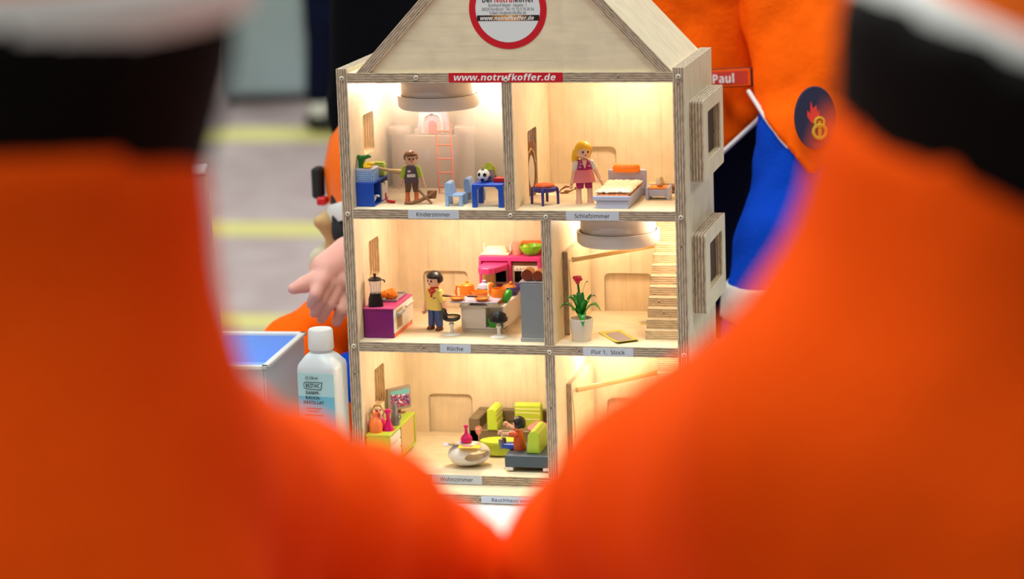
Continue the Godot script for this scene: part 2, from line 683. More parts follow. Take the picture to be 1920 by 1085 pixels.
func hall():
	var f := structure("floor", Vector3(-13, -0.2, -26), Vector3(13, 0, 9), M.floor)
	for s in [[-7.85, 0.42], [-5.64, 0.27], [-4.19, 0.19]]:
		tag(B.new(1.0).box(Vector3(-11, 0.0, s[0] - s[1] / 2), Vector3(11, 0.002, s[0] + s[1] / 2), 0.0).put("court_line", M.floor_yellow, f), "yellow court line")
	structure("ceiling", Vector3(-13, HALL_HIGH, -26), Vector3(13, HALL_HIGH + 0.2, 9), M.plaster)
	structure("wall_left", Vector3(-13.2, 0, -26), Vector3(-13, HALL_HIGH, 9), M.wall_paint)
	structure("wall_right", Vector3(13, 0, -26), Vector3(13.2, HALL_HIGH, 9), M.wall_paint)
	structure("wall_back", Vector3(-13.2, 0, -26.2), Vector3(13.2, HALL_HIGH, -26), M.wall_paint)
	structure("wall_front", Vector3(-13.2, 0, 9), Vector3(13.2, HALL_HIGH, 9.2), M.wall_paint)


func _ready():
	var cam := Camera3D.new()
	cam.name = "camera"
	add_child(cam)
	cam.position = HOUSE + Vector3(0.92733, 0.46427, 3.00458)
	cam.basis = Basis.from_euler(Vector3(-0.20276, 0.23597, -0.03318))
	var eye := CameraAttributesPhysical.new()
	eye.frustum_focal_length = 110.76
	eye.frustum_focus_distance = 3.17
	eye.exposure_aperture = 110.76 / 26.0
	cam.attributes = eye
	cam.fov = rad_to_deg(2 * atan(542.5 / 5007.84))
	cam.near = 0.05
	cam.far = 100.0
	cam.current = true
	rng.seed = 11
	materials()
	lights()
	hall()
	table()
	dollhouse()
	room_lights()
	nursery()
	bedroom()
	kitchen()
	hallway()
	living_room()
	on_the_table()
	people()
	far_things()


func table():
	var t := stand("demonstration_table", "white table that the plywood dollhouse stands on", "table", Vector3(0.2, 0, -0.1))
	B.new(1.0).box(Vector3(-0.95, 0.712, -0.31), Vector3(0.95, 0.74, 0.286), 0.004).put("tabletop", M.table, t)
	B.new(1.0).box(Vector3(-0.95, 0.66, 0.25), Vector3(0.95, 0.712, 0.27), 0.0).box(Vector3(-0.9, 0.66, -0.29), Vector3(0.9, 0.712, -0.27), 0.0).put("apron", M.far_grey, t)
	for x in [-0.9, 0.9]:
		for z in [-0.26, 0.24]:
			B.new(1.0).at(Vector3(x, 0, z)).tube([Vector3(0, 0, 0), Vector3(0, 0.712, 0)], [0.02], 12).put("leg", M.far_grey, t)


# ---- the dollhouse
func flat_y(y: float) -> Transform3D:   # a board lying: outline (x, -z), thick upwards from y
	return Transform3D(Basis(Vector3(1, 0, 0), Vector3(0, 0, -1), Vector3(0, 1, 0)), Vector3(0, y, 0))


func side_x(x: float) -> Transform3D:   # a board standing along z: outline (-z, y), thick in +x from x
	return Transform3D(Basis(Vector3(0, 0, -1), Vector3(0, 1, 0), Vector3(1, 0, 0)).orthonormalized(), Vector3(x, 0, 0))


func front_z(z: float) -> Transform3D:
	return Transform3D(Basis(), Vector3(0, 0, z))


func dollhouse():
	var h := thing("dollhouse", "open-fronted plywood dollhouse with lit rooms and red round sticker on its gable", "dollhouse")
	# side panels with a window for each floor; the corners inside the top are cut
	var wins := []
	for y in [-21.0, -176.0, -336.0]:
		wins.append(rect(57, y, 103, y + 49, 5))
	var tall := PackedVector2Array([Vector2(0, -412.5), Vector2(200, -412.5), Vector2(200, 91), Vector2(0, 91)])
	for s in [[0.0, "side_panel"], [402.0, "side_panel"]]:
		var holes := wins
		if s[0] > 1:
			holes = []
			for y in [-25.0, -185.0, -345.0]:
				holes.append(rect(66, y, 158, y + 56, 3))
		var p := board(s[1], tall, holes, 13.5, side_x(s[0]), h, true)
		for i in 3:   # the window blocks outside
			var y0: float = [-47.0, -204.0, -362.0][i]
			var out := rect(32, y0, 183, y0 + 95, 4)
			var hole := rect(66, y0 + 21, 158, y0 + 78, 3)
			var w := board("window_block", out, [hole] if s[0] > 1 else [], 16, side_x(415.5 if s[0] > 1 else -3.5), p, true) if s[0] > 1 else board("window_block", rect(36, y0 + 12, 175, y0 + 98, 4), [], 3.5, side_x(-3.5), p, true)
			if s[0] > 1:
				B.new().box(Vector3(422.5, y0 + 19, -160), Vector3(423.5, y0 + 80, -64), 0.0).put("pane", M.dark_wood, w)
	# floors, from the top beam to the living room floor; the last board lies on the table and reaches forward
	var fl := rect(13.6, 0, 401.9, 199)
	for y in [74.3, -88.1, -250.0, -412.4]:
		var f := board("floor_board", fl, [], 12.0, flat_y(y), h)
		if y == 74.3:
			f.name = "top_board"
	board("base_board", rect(-2, -40, 416, 205), [], 12.0, flat_y(-424.5), h)
	# back wall of each storey with its recessed doorway, closed behind
	for q in [[-76, 74.2, [[253, 296, -30]]], [-238, -88.2, [[43.5, 102, -189], [277, 337, -189]]], [-400.3, -250.1, [[44, 101.5, -349], [277, 337, -349]]]]:
		var o := PackedVector2Array([Vector2(13.6, q[1]), Vector2(13.6, q[0])])
		for d in q[2]:
			for v in [Vector2(d[0], q[0]), Vector2(d[0], d[2] - 7)]:
				o.append(v)
			for i in range(1, 6):
				o.append(Vector2(d[0] + 7 - 7 * cos(PI / 2 * i / 5), d[2] - 7 + 7 * sin(PI / 2 * i / 5)))
			for i in range(0, 5):
				o.append(Vector2(d[1] - 7 + 7 * sin(PI / 2 * i / 5), d[2] - 7 + 7 * cos(PI / 2 * i / 5)))
			o.append(Vector2(d[1], d[2] - 7))
			o.append(Vector2(d[1], q[0]))
		o.append(Vector2(401.9, q[0]))
		o.append(Vector2(401.9, q[1]))
		board("back_wall", o, [], 5.0, front_z(-198.5), h, true)
	board("back_panel", rect(0, -412, 415, 85), [], 3.0, front_z(-203), h, true)
	# dividers
	var door := PackedVector2Array([Vector2(0, -76), Vector2(73, -76), Vector2(73, 3), Vector2(76, 6), Vector2(119, 6), Vector2(122, 3), Vector2(122, -76), Vector2(193, -76), Vector2(193, 74.2), Vector2(0, 74.2)])
	board("divider", door, [], 12.6, side_x(199.9), h, true)
	board("divider", rect(0, -238, 193, -88.2), [], 12.4, side_x(242.1), h, true)
	board("divider", rect(0, -400.3, 193, -250.1), [], 12.4, side_x(242.1), h, true)
	for y in [-238.0, -400.3]:   # inner doors: thin boards on the divider
		var d := board("inner_door", rect(56, y, 186, y + 102, 2), [], 6.5, side_x(254.6), h, true)
		tag(d, "thin plywood door board on the divider")
	# roof and gable
	for s in [1.0, -1.0]:
		var foot := Vector3(24.4 if s > 0 else 402.0, 86.3, 0)
		var ax := Vector3(cos(deg_to_rad(46.8)) * s, sin(deg_to_rad(46.8)), 0)
		var len := 277.0
		# outline: along the slope and backwards, thick inwards
		var bs := Basis(ax, Vector3(0, 0, -1), ax.cross(Vector3(0, 0, -1)))
		var out := 0.0 if bs.z.y < 0 else -12.0
		board("roof_board", rect(0.0, 0.6, len, 200), [], 12.0, Transform3D(bs, foot + bs.z * out), h)
	var gab := PackedVector2Array([Vector2(38, 86.5), Vector2(389, 86.5), Vector2(213.5, 271)])
	board("gable_panel", gab, [], 6.0, front_z(-9.5), h)
	board("gable_panel", gab, [], 6.0, front_z(-199), h)
	# stairs: a stack of plywood treads in either hall
	for y in [FB, FC]:
		var st := Node3D.new()
		st.name = "staircase"
		h.add_child(st, true)
		for i in 13:
			var step := board("step", rect(356, 41 + i * 8.6, 401.8, 192.8, 2.0 if i > 6 else 0.6), [], 11.4, flat_y(y + i * 11.45 + 0.05), st)
			step.set_surface_override_material(1, M.ply_lit)  # paler edges stand in for light falling on the steps
		var zr := -62.0
		B.new().tube([Vector3(266, y + 91.5, zr), Vector3(347, y + 90.5, -164)], [3.2], 12).put("hand_rail", mat(c8(224, 190, 130), 0.5), st)
		var hk := B.new().tube(disc3(Vector3(260.5, y + 91, zr + 3), 2.2), [0.55], 6).tube([Vector3(262.5, y + 91.2, zr + 3), Vector3(267, y + 91.5, zr - 1)], [0.8], 6)
		hk.put("hook_eye", M.metal, st)
		B.new().tube([Vector3(261.2, y + 89, zr + 3), Vector3(262.2, y + 60, zr - 1), Vector3(262.5, y + 30, zr - 3)], [0.5], 6).put("cord", M.p_tan, st)
	# screws in the front edges
	for p in [[0, 7, 80], [0, 7, -82], [0, 7, -243.5], [0, 98, 80.5], [0, 205.8, 78.3], [0, 206, -82.3], [0, 248.6, -83.6], [0, 248, -246], [0, 409, 81], [0, 408.5, -83], [0, 409, -246.5]]:
		var s := B.new().at(Vector3(p[1], p[2], 0), Vector3(90, 0, 0))
		s.lathe([Vector2(2.9, -0.4), Vector2(2.9, 0.4), Vector2(2.1, 1.5), Vector2(1.0, 1.7), Vector2(0.8, 0.7), Vector2(0, 0.7)], 14)
		var sc := s.put("screw", M.metal, h)
		B.new().at(Vector3(p[1], p[2], 0.65)).prism(disc(Vector2.ZERO, 0.95, 0.95, 6), 0, 0.3).put("drive", M.print_black, sc)
	# labels on the floor edges
	for l in [["Kinderzimmer", 81.4, 143.7, -76.6, -86.9, 0.0], ["Schlafzimmer", 272.7, 335.8, -76.8, -87.2, 0.0], ["Küche", 114.3, 152, -239.0, -249.2, 0.0], ["Flur 1.  Stock", 288.5, 349, -239.4, -249.8, 0.0], ["Wohnzimmer", 98, 159.9, -400.3, -411.4, 0.0], ["Rauchhaus vorne", 168.5, 246, -413.6, -422.3, 40.0]]:
		var lb: MeshInstance3D = B.new().box(Vector3(l[1], l[4], l[5]), Vector3(l[2], l[3], l[5] + 0.35), 0.1).put("room_label", M.label_grey, h)
		tag(lb, "pale label reading " + l[0])
		words(l[0], 0.0048 if l[5] == 0.0 else 0.0042, M.print_black, lb, Vector3((l[1] + l[2]) / 2 - 0.5, (l[3] + l[4]) / 2 - 0.2, l[5] + 0.4) * 0.001, false, 0.0, (l[2] - l[1]) * 0.001 * (0.66 if l[0] != "Küche" else 0.52))
	var ban: MeshInstance3D = B.new().prism(rect(137.3, 75.0, 273.6, 86.2, 1.2), 0.0, 0.4).put("web_sign", M.sign_red, h)
	tag(ban, "red banner reading www.notrufkoffer.de")
	words("www.notrufkoffer.de", 0.0074, M.print_white, ban, Vector3(204.5, 80.6, 0.5) * 0.001, true, 0.22, 0.122)
	var c := Vector2(210, 159.5)
	var zs := -3.4
	var ring: MeshInstance3D = B.new().prism(disc(c, 46.2, 46.2, 64), zs, zs + 0.25, 0.0, true).put("round_sticker", M.sign_red, h)
	tag(ring, "round red-rimmed white sticker")
	B.new().prism(disc(c, 38.4, 38.4, 64), zs + 0.25, zs + 0.4, 0.0, true).put("sticker_field", M.sign_white, ring)
	words("Der", 0.0056, M.print_black, ring, Vector3(186, 170.2, zs + 0.5) * 0.001, true)
	words("Notruf", 0.0056, M.sign_red, ring, Vector3(206.5, 170.2, zs + 0.5) * 0.001, true)
	words("koffer", 0.0056, M.print_black, ring, Vector3(230, 170.2, zs + 0.5) * 0.001, true)
	words("Burkhard Meyer · Hasestr. 1", 0.0028, M.print_grey, ring, Vector3(210, 164.2, zs + 0.5) * 0.001, false, 0.0, 0.045)
	words("48529 Nordhorn · Tel.: 01 72-5 76 36 54", 0.0028, M.print_grey, ring, Vector3(210, 159.6, zs + 0.5) * 0.001, false, 0.0, 0.062)
	words("E-Mail: info@notrufkoffer.de", 0.0028, M.print_grey, ring, Vector3(210, 155.2, zs + 0.5) * 0.001, false, 0.0, 0.043)
	var fire := picture(128, 16, func(x: int, y: int) -> Color:
		var n := sin(x * 0.21 + y * 0.4) * 0.5 + sin(x * 0.47 - y * 0.7) * 0.5
		return c8(24, 16, 12).lerp(c8(214, 150, 62), clampf(1.25 - absf(x - 66) / 42.0 + n * 0.25, 0.0, 1.0)))
	B.new().box(Vector3(173, 146, zs + 0.4), Vector3(247.2, 152.6, zs + 0.5), 0.0).put("sticker_band", mat(Color.WHITE, 0.5, {"albedo_texture": fire, "uv1_triplanar": true, "uv1_scale": Vector3(13.4, 152, 13.4), "uv1_offset": Vector3(-2.31, 0, 0)}), ring)
	words("www.notrufkoffer.de", 0.0046, M.print_white, ring, Vector3(209, 149.2, zs + 0.6) * 0.001, true, 0.2, 0.064)


func disc3(c: Vector3, r: float) -> Array:
	var p := []
	for i in 15:
		p.append(c + Vector3(cos(TAU * i / 14), sin(TAU * i / 14), 0) * r)
	return p


const LED := [["nursery, near the divider", 172, 71, -120, 0.036], ["nursery near the left wall, added to brighten its smoke", 58, 71, -110, 0.024], ["bedroom", 318, 71, -120, 0.0098], ["kitchen", 118, -91, -85, 0.0118], ["upper hall, near the divider", 284, -91, -140, 0.0062], ["upper hall, over the stairs", 393, -91, -62, 0.0056], ["living room", 138, -253, -95, 0.0118], ["lower hall, near the divider", 284, -253, -140, 0.0062], ["lower hall, over the stairs", 393, -253, -62, 0.0056]]  # the nursery lamp by the left wall is unseen, added for brightness


func room_lights():
	for r in LED:
		var t := thing("ceiling_light", "tiny warm lamp under the ceiling of the %s" % r[0], "lamp", Vector3(r[1], r[2], r[3]))
		B.new().lathe([Vector2(0, -0.2), Vector2(7, -0.2), Vector2(7.5, 1), Vector2(7, 3.2), Vector2(0, 3.2)], 20).put("housing", M.white, t)
		B.new().lathe([Vector2(0, -2.6), Vector2(3.5, -2.2), Vector2(5, -0.3), Vector2(0, -0.25)], 16).put("lens", M.led, t)
		var l := OmniLight3D.new()
		l.name = "lamp_light"
		l.light_energy = r[4]
		l.light_color = c8(255, 228, 206)
		l.light_size = 0.005
		l.omni_range = 1.0
		l.omni_attenuation = 2.0
		l.shadow_enabled = true
		l.position = Vector3(0, -0.009, 0)
		t.add_child(l)
	# smoke stands in the nursery
	var fog := FogVolume.new()
	fog.name = "nursery_smoke"
	fog.shape = RenderingServer.FOG_VOLUME_SHAPE_BOX
	fog.size = Vector3(184, 149, 150) * 0.001
	fog.position = HOUSE + Vector3(106.5, -0.8, -117) * 0.001
	var fm := FogMaterial.new()
	fm.density = 9.0
	fm.albedo = Color(0.98, 0.94, 0.88)
	fog.material = fm
	tag(fog, "thin white smoke filling the top left room of the dollhouse", "smoke", "", "stuff")
	add_child(fog)
	for d in [[108, 73.9, -62, "white round smoke detector on the ceiling of the smoky top left room"], [323, -88.4, -58, "white round smoke detector on the ceiling of the hall with the stairs"]]:
		smoke_detector(Vector3(d[0], d[1], d[2]), d[3])


func smoke_detector(p: Vector3, label: String):
	var t := thing("smoke_detector", label, "smoke detector", p, 0.0, "smoke detectors in the dollhouse")
	B.new().lathe([Vector2(0, -0.2), Vector2(44.5, -0.2), Vector2(44.5, -1), Vector2(45, -16), Vector2(44, -22), Vector2(0, -22)], 64).put("base", M.detector, t)
	B.new().lathe([Vector2(0, -38.6), Vector2(20, -38.6), Vector2(21, -37.6), Vector2(46, -36.2), Vector2(49, -33), Vector2(49.6, -22), Vector2(49.2, -20.4), Vector2(46.2, -20.2), Vector2(45.6, -22.2), Vector2(0, -22.3)], 64).put("cover", M.detector, t)
	B.new().lathe([Vector2(45.2, -20.6), Vector2(46.3, -20.6), Vector2(46.3, -20.0), Vector2(45.2, -20.0)], 64).put("gap_ring", M.print_black, t)


# ---- toy figures, about 75 mm tall, facing +z
func hair_cap(b: B, c: Vector3, r: Vector3, fringe: float, back: float, spiky := 0.0):   # a shell round the head, open at the face
	b.smooth()
	var nu := 36
	var nv := 22
	var p := func(i: int, j: int) -> Vector3:
		var a := TAU * (i % nu) / nu
		var e := -PI / 2 + PI * j / nv
		var d := Vector3(cos(e) * cos(a), sin(e), cos(e) * sin(a))
		var face := smoothstep(0.25, 0.5, d.z) * smoothstep(fringe + 0.12, fringe - 0.12, d.y)
		var low := smoothstep(back + 0.1, back - 0.15, d.y)
		var s := lerpf(1.0, 0.72, maxf(face, low))
		if spiky > 0.0:
			s += spiky * sin(a * 7.0 + e * 3.0) * sin(e * 6.0 + a * 2.0) * (1.0 - face)
		return c + d * r * s
	for i in nu:
		for j in nv:
			var f := [p.call(i, j), p.call(i + 1, j), p.call(i + 1, j + 1), p.call(i, j + 1)]
			if j == 0:
				f = [f[0], f[2], f[3]]
			elif j == nv - 1:
				f = [f[0], f[1], f[2]]
			b.poly(f, f[0] + f[1] + f[2] - c * 3)


func toy_arm(t: Node3D, side: float, swing: float, out: float, m: Dictionary, long := 23.0):
	var sh := Vector3(9.3 * side, 47.5, 0)
	var dir := Vector3(sin(deg_to_rad(out)) * side, -cos(deg_to_rad(out)) * cos(deg_to_rad(swing)), sin(deg_to_rad(swing))).normalized()
	var arm := B.new()
	arm.ell(sh, Vector3.ONE * 3.3, 14, 8)
	arm.tube([sh, sh + dir * long * 0.5 + Vector3(0.5 * side, 0, 0.4), sh + dir * long], [3.0, 2.6, 2.1], 12)
	var a := arm.put("arm", m.skin, t)
	B.new().tube([sh + Vector3(-0.4 * side, 2.6, 0), sh + dir * 3, sh + dir * m.sleeve], [2.6, 4.1, 3.5], 14).ell(sh + Vector3(0, 0.2, 0), Vector3(3.9, 3.9, 4.0), 14, 8).put("sleeve", m.sleeve_m, a)
	var w := sh + dir * (long + 3.0)
	var x := dir.cross(Vector3.RIGHT * side).normalized()
	if x.length() < 0.1:
		x = Vector3.BACK
	var ring := []
	for i in 12:   # a hand that closes like a clip
		var q := deg_to_rad(125.0 + 290.0 * i / 11.0 - 145.0)
		ring.append(w + (dir * -cos(q) + x * sin(q)) * 2.7)
	B.new().tube([sh + dir * (long - 1.0), sh + dir * (long + 1.2)], [1.9, 2.0], 10).tube(ring, [1.2, 1.75, 1.9, 1.9, 1.9, 1.9, 1.9, 1.9, 1.9, 1.9, 1.75, 1.2], 8, true, 1.2).put("hand", m.skin, a)


func toy_head(t: Node3D, c: Vector3, m: Dictionary, turn: float) -> Node3D:
	var h := B.new().at(c, Vector3(0, turn, 0))
	h.tube([Vector3(0, -11, 0), Vector3(0, -5, 0)], [3.6, 3.6], 14)
	h.lathe([Vector2(0, -7.4), Vector2(4.8, -7.0), Vector2(7.2, -5.2), Vector2(8.0, -2.4), Vector2(8.1, 2.2), Vector2(7.3, 5.4), Vector2(4.6, 7.4), Vector2(0, 7.9)], 28)
	var head := h.put("head", m.skin, t)
	var eyes := B.new().at(c, Vector3(0, turn, 0))
	for s in [-1.0, 1.0]:
		eyes.ell(Vector3(3.1 * s, 0.6, 7.35), Vector3(1.25, 1.6, 0.9), 12, 8)
	eyes.put("eyes", M.p_black, head)
	B.new().at(c, Vector3(0, turn, 0)).tube([Vector3(-1.8, -3.0, 7.4), Vector3(0, -3.5, 7.75), Vector3(1.8, -3.0, 7.4)], [0.4, 0.65, 0.4], 6).put("mouth", M.p_red, head)
	return head


func legs(t: Node3D, top: float, spread: float, m: Material, foot: Material, low: float, foot_long := 5.0, lower: Material = null):
	for s in [-1.0, 1.0]:
		var l := B.new()
		l.loft([[Vector3((5.4 + spread) * s, low, 0.2), 3.6, 3.7, 0.75], [Vector3(5.3 * s, top * 0.6, 0), 4.0, 4.2, 0.75], [Vector3(4.9 * s, top, 0), 4.9, 5.0, 0.75]], 20)
		var leg := l.put("leg", m, t)
		if lower:
			B.new().loft([[Vector3((5.8 + spread) * s, 2.0, 0), 2.9, 3.0, 0.4], [Vector3((5.5 + spread) * s, low + 0.5, 0), 3.1, 3.2, 0.4]], 18).put("shin", lower, leg)
		B.new().loft([[Vector3((6 + spread) * s, 0.0, foot_long * 0.32), 3.6, 3.6 + foot_long * 0.42, 0.3], [Vector3((6 + spread) * s, 2.0, foot_long * 0.32), 3.8, 3.7 + foot_long * 0.4, 0.3], [Vector3((5.8 + spread) * s, 4.4, foot_long * 0.1), 3.3, 3.6, 0.3], [Vector3((5.8 + spread) * s, maxf(low, 5.0), 0), 2.9, 3.2, 0.4]], 20).put("foot", foot, leg)


func floor_y(f: float, x: float, z: float) -> Vector3:
	return Vector3(x, f, z)


func bx(a: Vector3, b: Vector3, e := 0.4) -> B:
	return B.new().box(a, b, e)


func nursery():
	# blue shelf unit, open to the right, one drawer in the far bay
	var s := thing("shelf_unit", "royal blue open shelf unit by the left wall of the smoky room", "shelf", Vector3(23.5, FA, -47))
	bx(Vector3(-12, 0, -31), Vector3(12, 1.6, 31)).box(Vector3(-12, 27.2, -31), Vector3(12.4, 29, 31)).box(Vector3(-12, 1.6, -31), Vector3(-10.6, 27.2, 31)).box(Vector3(-12, 0, 29.4), Vector3(12, 28, 31)).box(Vector3(-12, 0, -31), Vector3(12, 28, -29.4)).box(Vector3(-12, 1.6, -0.8), Vector3(12, 27.2, 0.8)).put("carcass", M.p_blue, s)
	var d := B.new().at(Vector3(8.5, 2, -15.5), Vector3(0, 90, 0))
	d.prism(PackedVector2Array([Vector2(-12, 0), Vector2(12, 0), Vector2(12, 20), Vector2(4, 20), Vector2(2.6, 17), Vector2(-2.6, 17), Vector2(-4, 20), Vector2(-12, 20)]), 1.0, 4.2, 0.4).box(Vector3(-12, 0, -18), Vector3(12, 17, 1), 0.4)
	d.put("drawer", M.p_white, s)
	var ht := thing("toy_bottle", "small white toy lying in the near bay of the blue shelf unit", "toy", Vector3(30.5, FA + 1.6, -31))
	B.new().at(Vector3(0, 5, 0), Vector3(0, 0, -28)).lathe([Vector2(0, -5), Vector2(2.6, -4.6), Vector2(2.6, 3), Vector2(1.4, 4.4), Vector2(0, 4.4)], 14).tube([Vector3(0, 4, 0), Vector3(2.4, 6.2, 0), Vector3(5, 6.6, 0)], [1.5, 1.4, 1.2], 10).put("bottle_body", M.p_white, ht)
	# wicker basket on it
	var k := thing("basket", "light blue woven basket on top of the blue shelf unit", "basket", Vector3(23, FA + 29, -31))
	var w := B.new()
	for i in 6:
		var y := i * 2.5
		w.loft([[Vector3(0, y, 0), 10.6 + i * 0.25, 12.6 + i * 0.25, 0.85], [Vector3(0, y + 0.5, 0), 11.3 + i * 0.25, 13.3 + i * 0.25, 0.85], [Vector3(0, y + 1.9, 0), 11.3 + i * 0.25, 13.3 + i * 0.25, 0.85], [Vector3(0, y + 2.4, 0), 10.7 + i * 0.25, 12.7 + i * 0.25, 0.85]], 28)
	w.put("weave", M.p_sky, k)
	var up := B.new()
	for i in 9:
		var x := -10.0 + i * 2.5
		up.box(Vector3(x - 0.35, 0.4, 12.6), Vector3(x + 0.35, 14, 13.8 + 0.6), 0.2)
	for i in 9:
		var z := -11.0 + i * 2.7
		up.box(Vector3(11.0, 0.4, z - 0.35), Vector3(12.3, 14, z + 0.35), 0.2)
	up.put("stake", M.p_sky, k)
	B.new().loft([[Vector3(0, 14.2, 0), 12.6, 14.6, 0.85], [Vector3(0, 16, 0), 12.9, 14.9, 0.85]], 28).put("rim", M.p_lilac, k)
	var dr := thing("plush_toy", "small green and yellow toy lying in the light blue basket", "toy", Vector3(21, FA + 45, -28))
	B.new().ell(Vector3(4, 3.5, 2), Vector3(4.5, 4, 4), 16, 10).ell(Vector3(9.5, 5.5, 3), Vector3(5.5, 2.6, 3), 16, 10).ell(Vector3(6.5, 2.2, 6), Vector3(6, 2.0, 2.6), 14, 8).put("plush_body", M.p_yellow, dr)
	B.new().tube([Vector3(-3, 0, 0), Vector3(-3, 7, 0), Vector3(-2.0, 12, 0)], [3.6, 3.6, 5.2], 14).tube([Vector3(-2, 11, 0), Vector3(-6, 13.6, 0), Vector3(-10, 14.6, 0)], [3.2, 2.4, 1.0], 10).tube([Vector3(-2, 12, 0), Vector3(3, 13.0, 0), Vector3(7, 14.4, 1), Vector3(10, 13.4, 1)], [3.4, 2.6, 2.2, 0.8], 10).put("plush_hood", M.p_dark_green, dr)
	var bat := thing("toy_bat", "tan toy bat resting across the blue shelf unit behind the basket", "toy", Vector3(40, FA + 31, -60))
	B.new().tube([Vector3(-9, 9.5, 6), Vector3(2, 5.5, -2), Vector3(13, 2.4, -10), Vector3(17, 1.6, -13)], [1.6, 2.0, 3.6, 3.4], 14).put("bat_body", M.p_tan, bat)
	var gp := thing("green_box", "pale green toy box at the back of the blue shelf unit", "toy", Vector3(28, FA + 29, -68))
	bx(Vector3(-7, 0, -5), Vector3(8, 15, 5), 1.0).box(Vector3(-6, 15, -4), Vector3(7, 17, 4), 0.6).put("box_body", M.p_lime, gp)
	var rt := thing("red_toy", "small red toy on the floor beside the blue shelf unit", "toy", Vector3(47, FA, -44))
	B.new().tube([Vector3(-5.5, 12, -2), Vector3(-5, 6, -1), Vector3(-3, 2.6, 0), Vector3(2, 1.8, 2), Vector3(7, 1.8, 4)], [0.8, 1.2, 1.8, 1.8, 1.6], 10).put("toy_body", M.p_red, rt)
	castle()
	var l := thing("toy_ladder", "coral toy ladder leaning against the toy castle", "ladder", Vector3(102, FA, -125))
	for x in [-9.0, 9.0]:
		B.new().tube([Vector3(x - 2, 0.8, 14), Vector3(x - 9, 84, -8)], [1.2], 8).put("rail", M.p_ladder, l)
	for i in 5:
		var f := 0.08 + i * 0.2
		B.new().tube([Vector3(-10.5 - 7 * f, 2 + 82 * f, 14 - 22 * f), Vector3(7.5 - 7 * f, 2 + 82 * f, 14 - 22 * f)], [1.2], 8).put("rung", M.p_ladder, l)
	# boy
	var b := thing("toy_figure", "boy toy figure in green sleeves, dark vest and brown cap in the smoky room", "toy figure", Vector3(71, FA, -58), 14.0)
	b.scale = Vector3.ONE * 0.84
	legs(b, 29, 0.6, M.p_brown, M.p_coral, 13.5, 4.0, M.p_coral)
	B.new().loft([[Vector3(0, 27, 0), 10.4, 6.6, 0.5], [Vector3(0, 38, 0), 9.2, 6.4, 0.5], [Vector3(0, 50, 0), 7.4, 5.0, 0.4], [Vector3(0, 52, 0), 5.4, 3.8, 0.4]], 26).put("torso", M.p_vest, b)
	bx(Vector3(-6, 35.5, 6.0), Vector3(6, 40, 6.9), 0.3).box(Vector3(-5, 42.5, 5.4), Vector3(-0.5, 45.5, 6.5), 0.3).put("chest_print", M.p_white, b)
	var boy := {"skin": M.p_skin, "sleeve": 14.0, "sleeve_m": M.p_lime}
	toy_arm(b, -1, 6, 16, boy)
	toy_arm(b, 1, 6, 20, boy)
	var hd := toy_head(b, Vector3(0, 61, 0), boy, 10)
	var hb := B.new().at(Vector3.ZERO, Vector3.ZERO)
	hair_cap(hb, Vector3(0, 63, -0.6), Vector3(10.6, 11, 11), 0.36, -0.3, 0.03)
	hb.put("hair", M.p_bark, hd)
	B.new().at(Vector3(0, 66, 0), Vector3(8, 10, 0)).loft([[Vector3(0, -0.5, 7), 7.5, 7.5, 0.0], [Vector3(0, 0.9, 7), 7.5, 7.5, 0.0]], 24).put("cap_peak", M.p_bark, hd)
	# curved wooden toy on the floor
	var x := thing("crossed_wood_toy", "brown curved wooden toy with crossed sticks on the floor in front of the boy", "toy", Vector3(88, FA, -40))
	B.new().tube([Vector3(-20, 1.8, 7), Vector3(-12, 1.6, 6), Vector3(-2, 4, 3), Vector3(7, 8.5, 0), Vector3(16, 14, -4)], [1.3, 2.0, 2.3, 2.4, 2.2], 10).put("bow", M.p_bark, x)
	B.new().tube([Vector3(-5, 17, -2), Vector3(4, 9, 1), Vector3(13, 1.6, 4)], [1.5, 1.5, 1.6], 10).put("stick", M.p_bark, x)
	B.new().loft([[Vector3(11, 6, -3), 5.5, 2.2, 0.6], [Vector3(12, 15, -5), 6.0, 2.2, 0.6]], 16).put("block", M.p_bark, x)
	# chairs, table and what lies on it
	var c := thing("toy_chair", "light blue toy chair nearer the front, beside the blue table", "chair", Vector3(132, FA, -33), 0.0, "light blue toy chairs")
	bx(Vector3(-10.5, 12, -11), Vector3(10.5, 14, 11), 0.5).put("seat", M.p_sky, c)
	B.new().prism(PackedVector2Array([Vector2(-10.6, 13.5), Vector2(-1.8, 13.5), Vector2(-4.0, 26.5), Vector2(-5.5, 28.5), Vector2(-9, 28.5), Vector2(-10.6, 26.5)]), -11, 11, 0.7).put("backrest", M.p_sky, c)
	for q in [[-10.5, -11], [6.5, -11], [-10.5, 7], [6.5, 7]]:
		bx(Vector3(q[0], 0, q[1]), Vector3(q[0] + 4, 12.2, q[1] + 4), 0.4).put("leg", M.p_sky, c)
	copy(c, "light blue toy chair further back, half behind the blue table", Vector3(148, FA, -62), 0)
	var tb := thing("toy_table", "royal blue toy table against the divider in the smoky room", "table", Vector3(175, FA, -34))
	bx(Vector3(-19, 24.8, -18), Vector3(19, 28, 18), 0.8).put("tabletop", M.p_blue, tb)
	for z in [-18.0, 12.5]:
		for sx in [-1.0, 1.0]:
			B.new().prism(PackedVector2Array([Vector2(19 * sx, 25.5), Vector2(19 * sx, 0), Vector2(13.2 * sx, 0), Vector2(13.0 * sx, 21), Vector2(10 * sx, 24), Vector2(8 * sx, 25.5)]), z, z + 5.5, 0.4).put("leg", M.p_blue, tb)
	var fb := thing("football", "white football with black patches on the blue toy table", "ball", Vector3(166.5, FA + 28, -34))
	B.new().ell(Vector3(0, 7.8, 0), Vector3.ONE * 7.8, 28, 18).put("ball_skin", M.p_white, fb)
	var pt := []
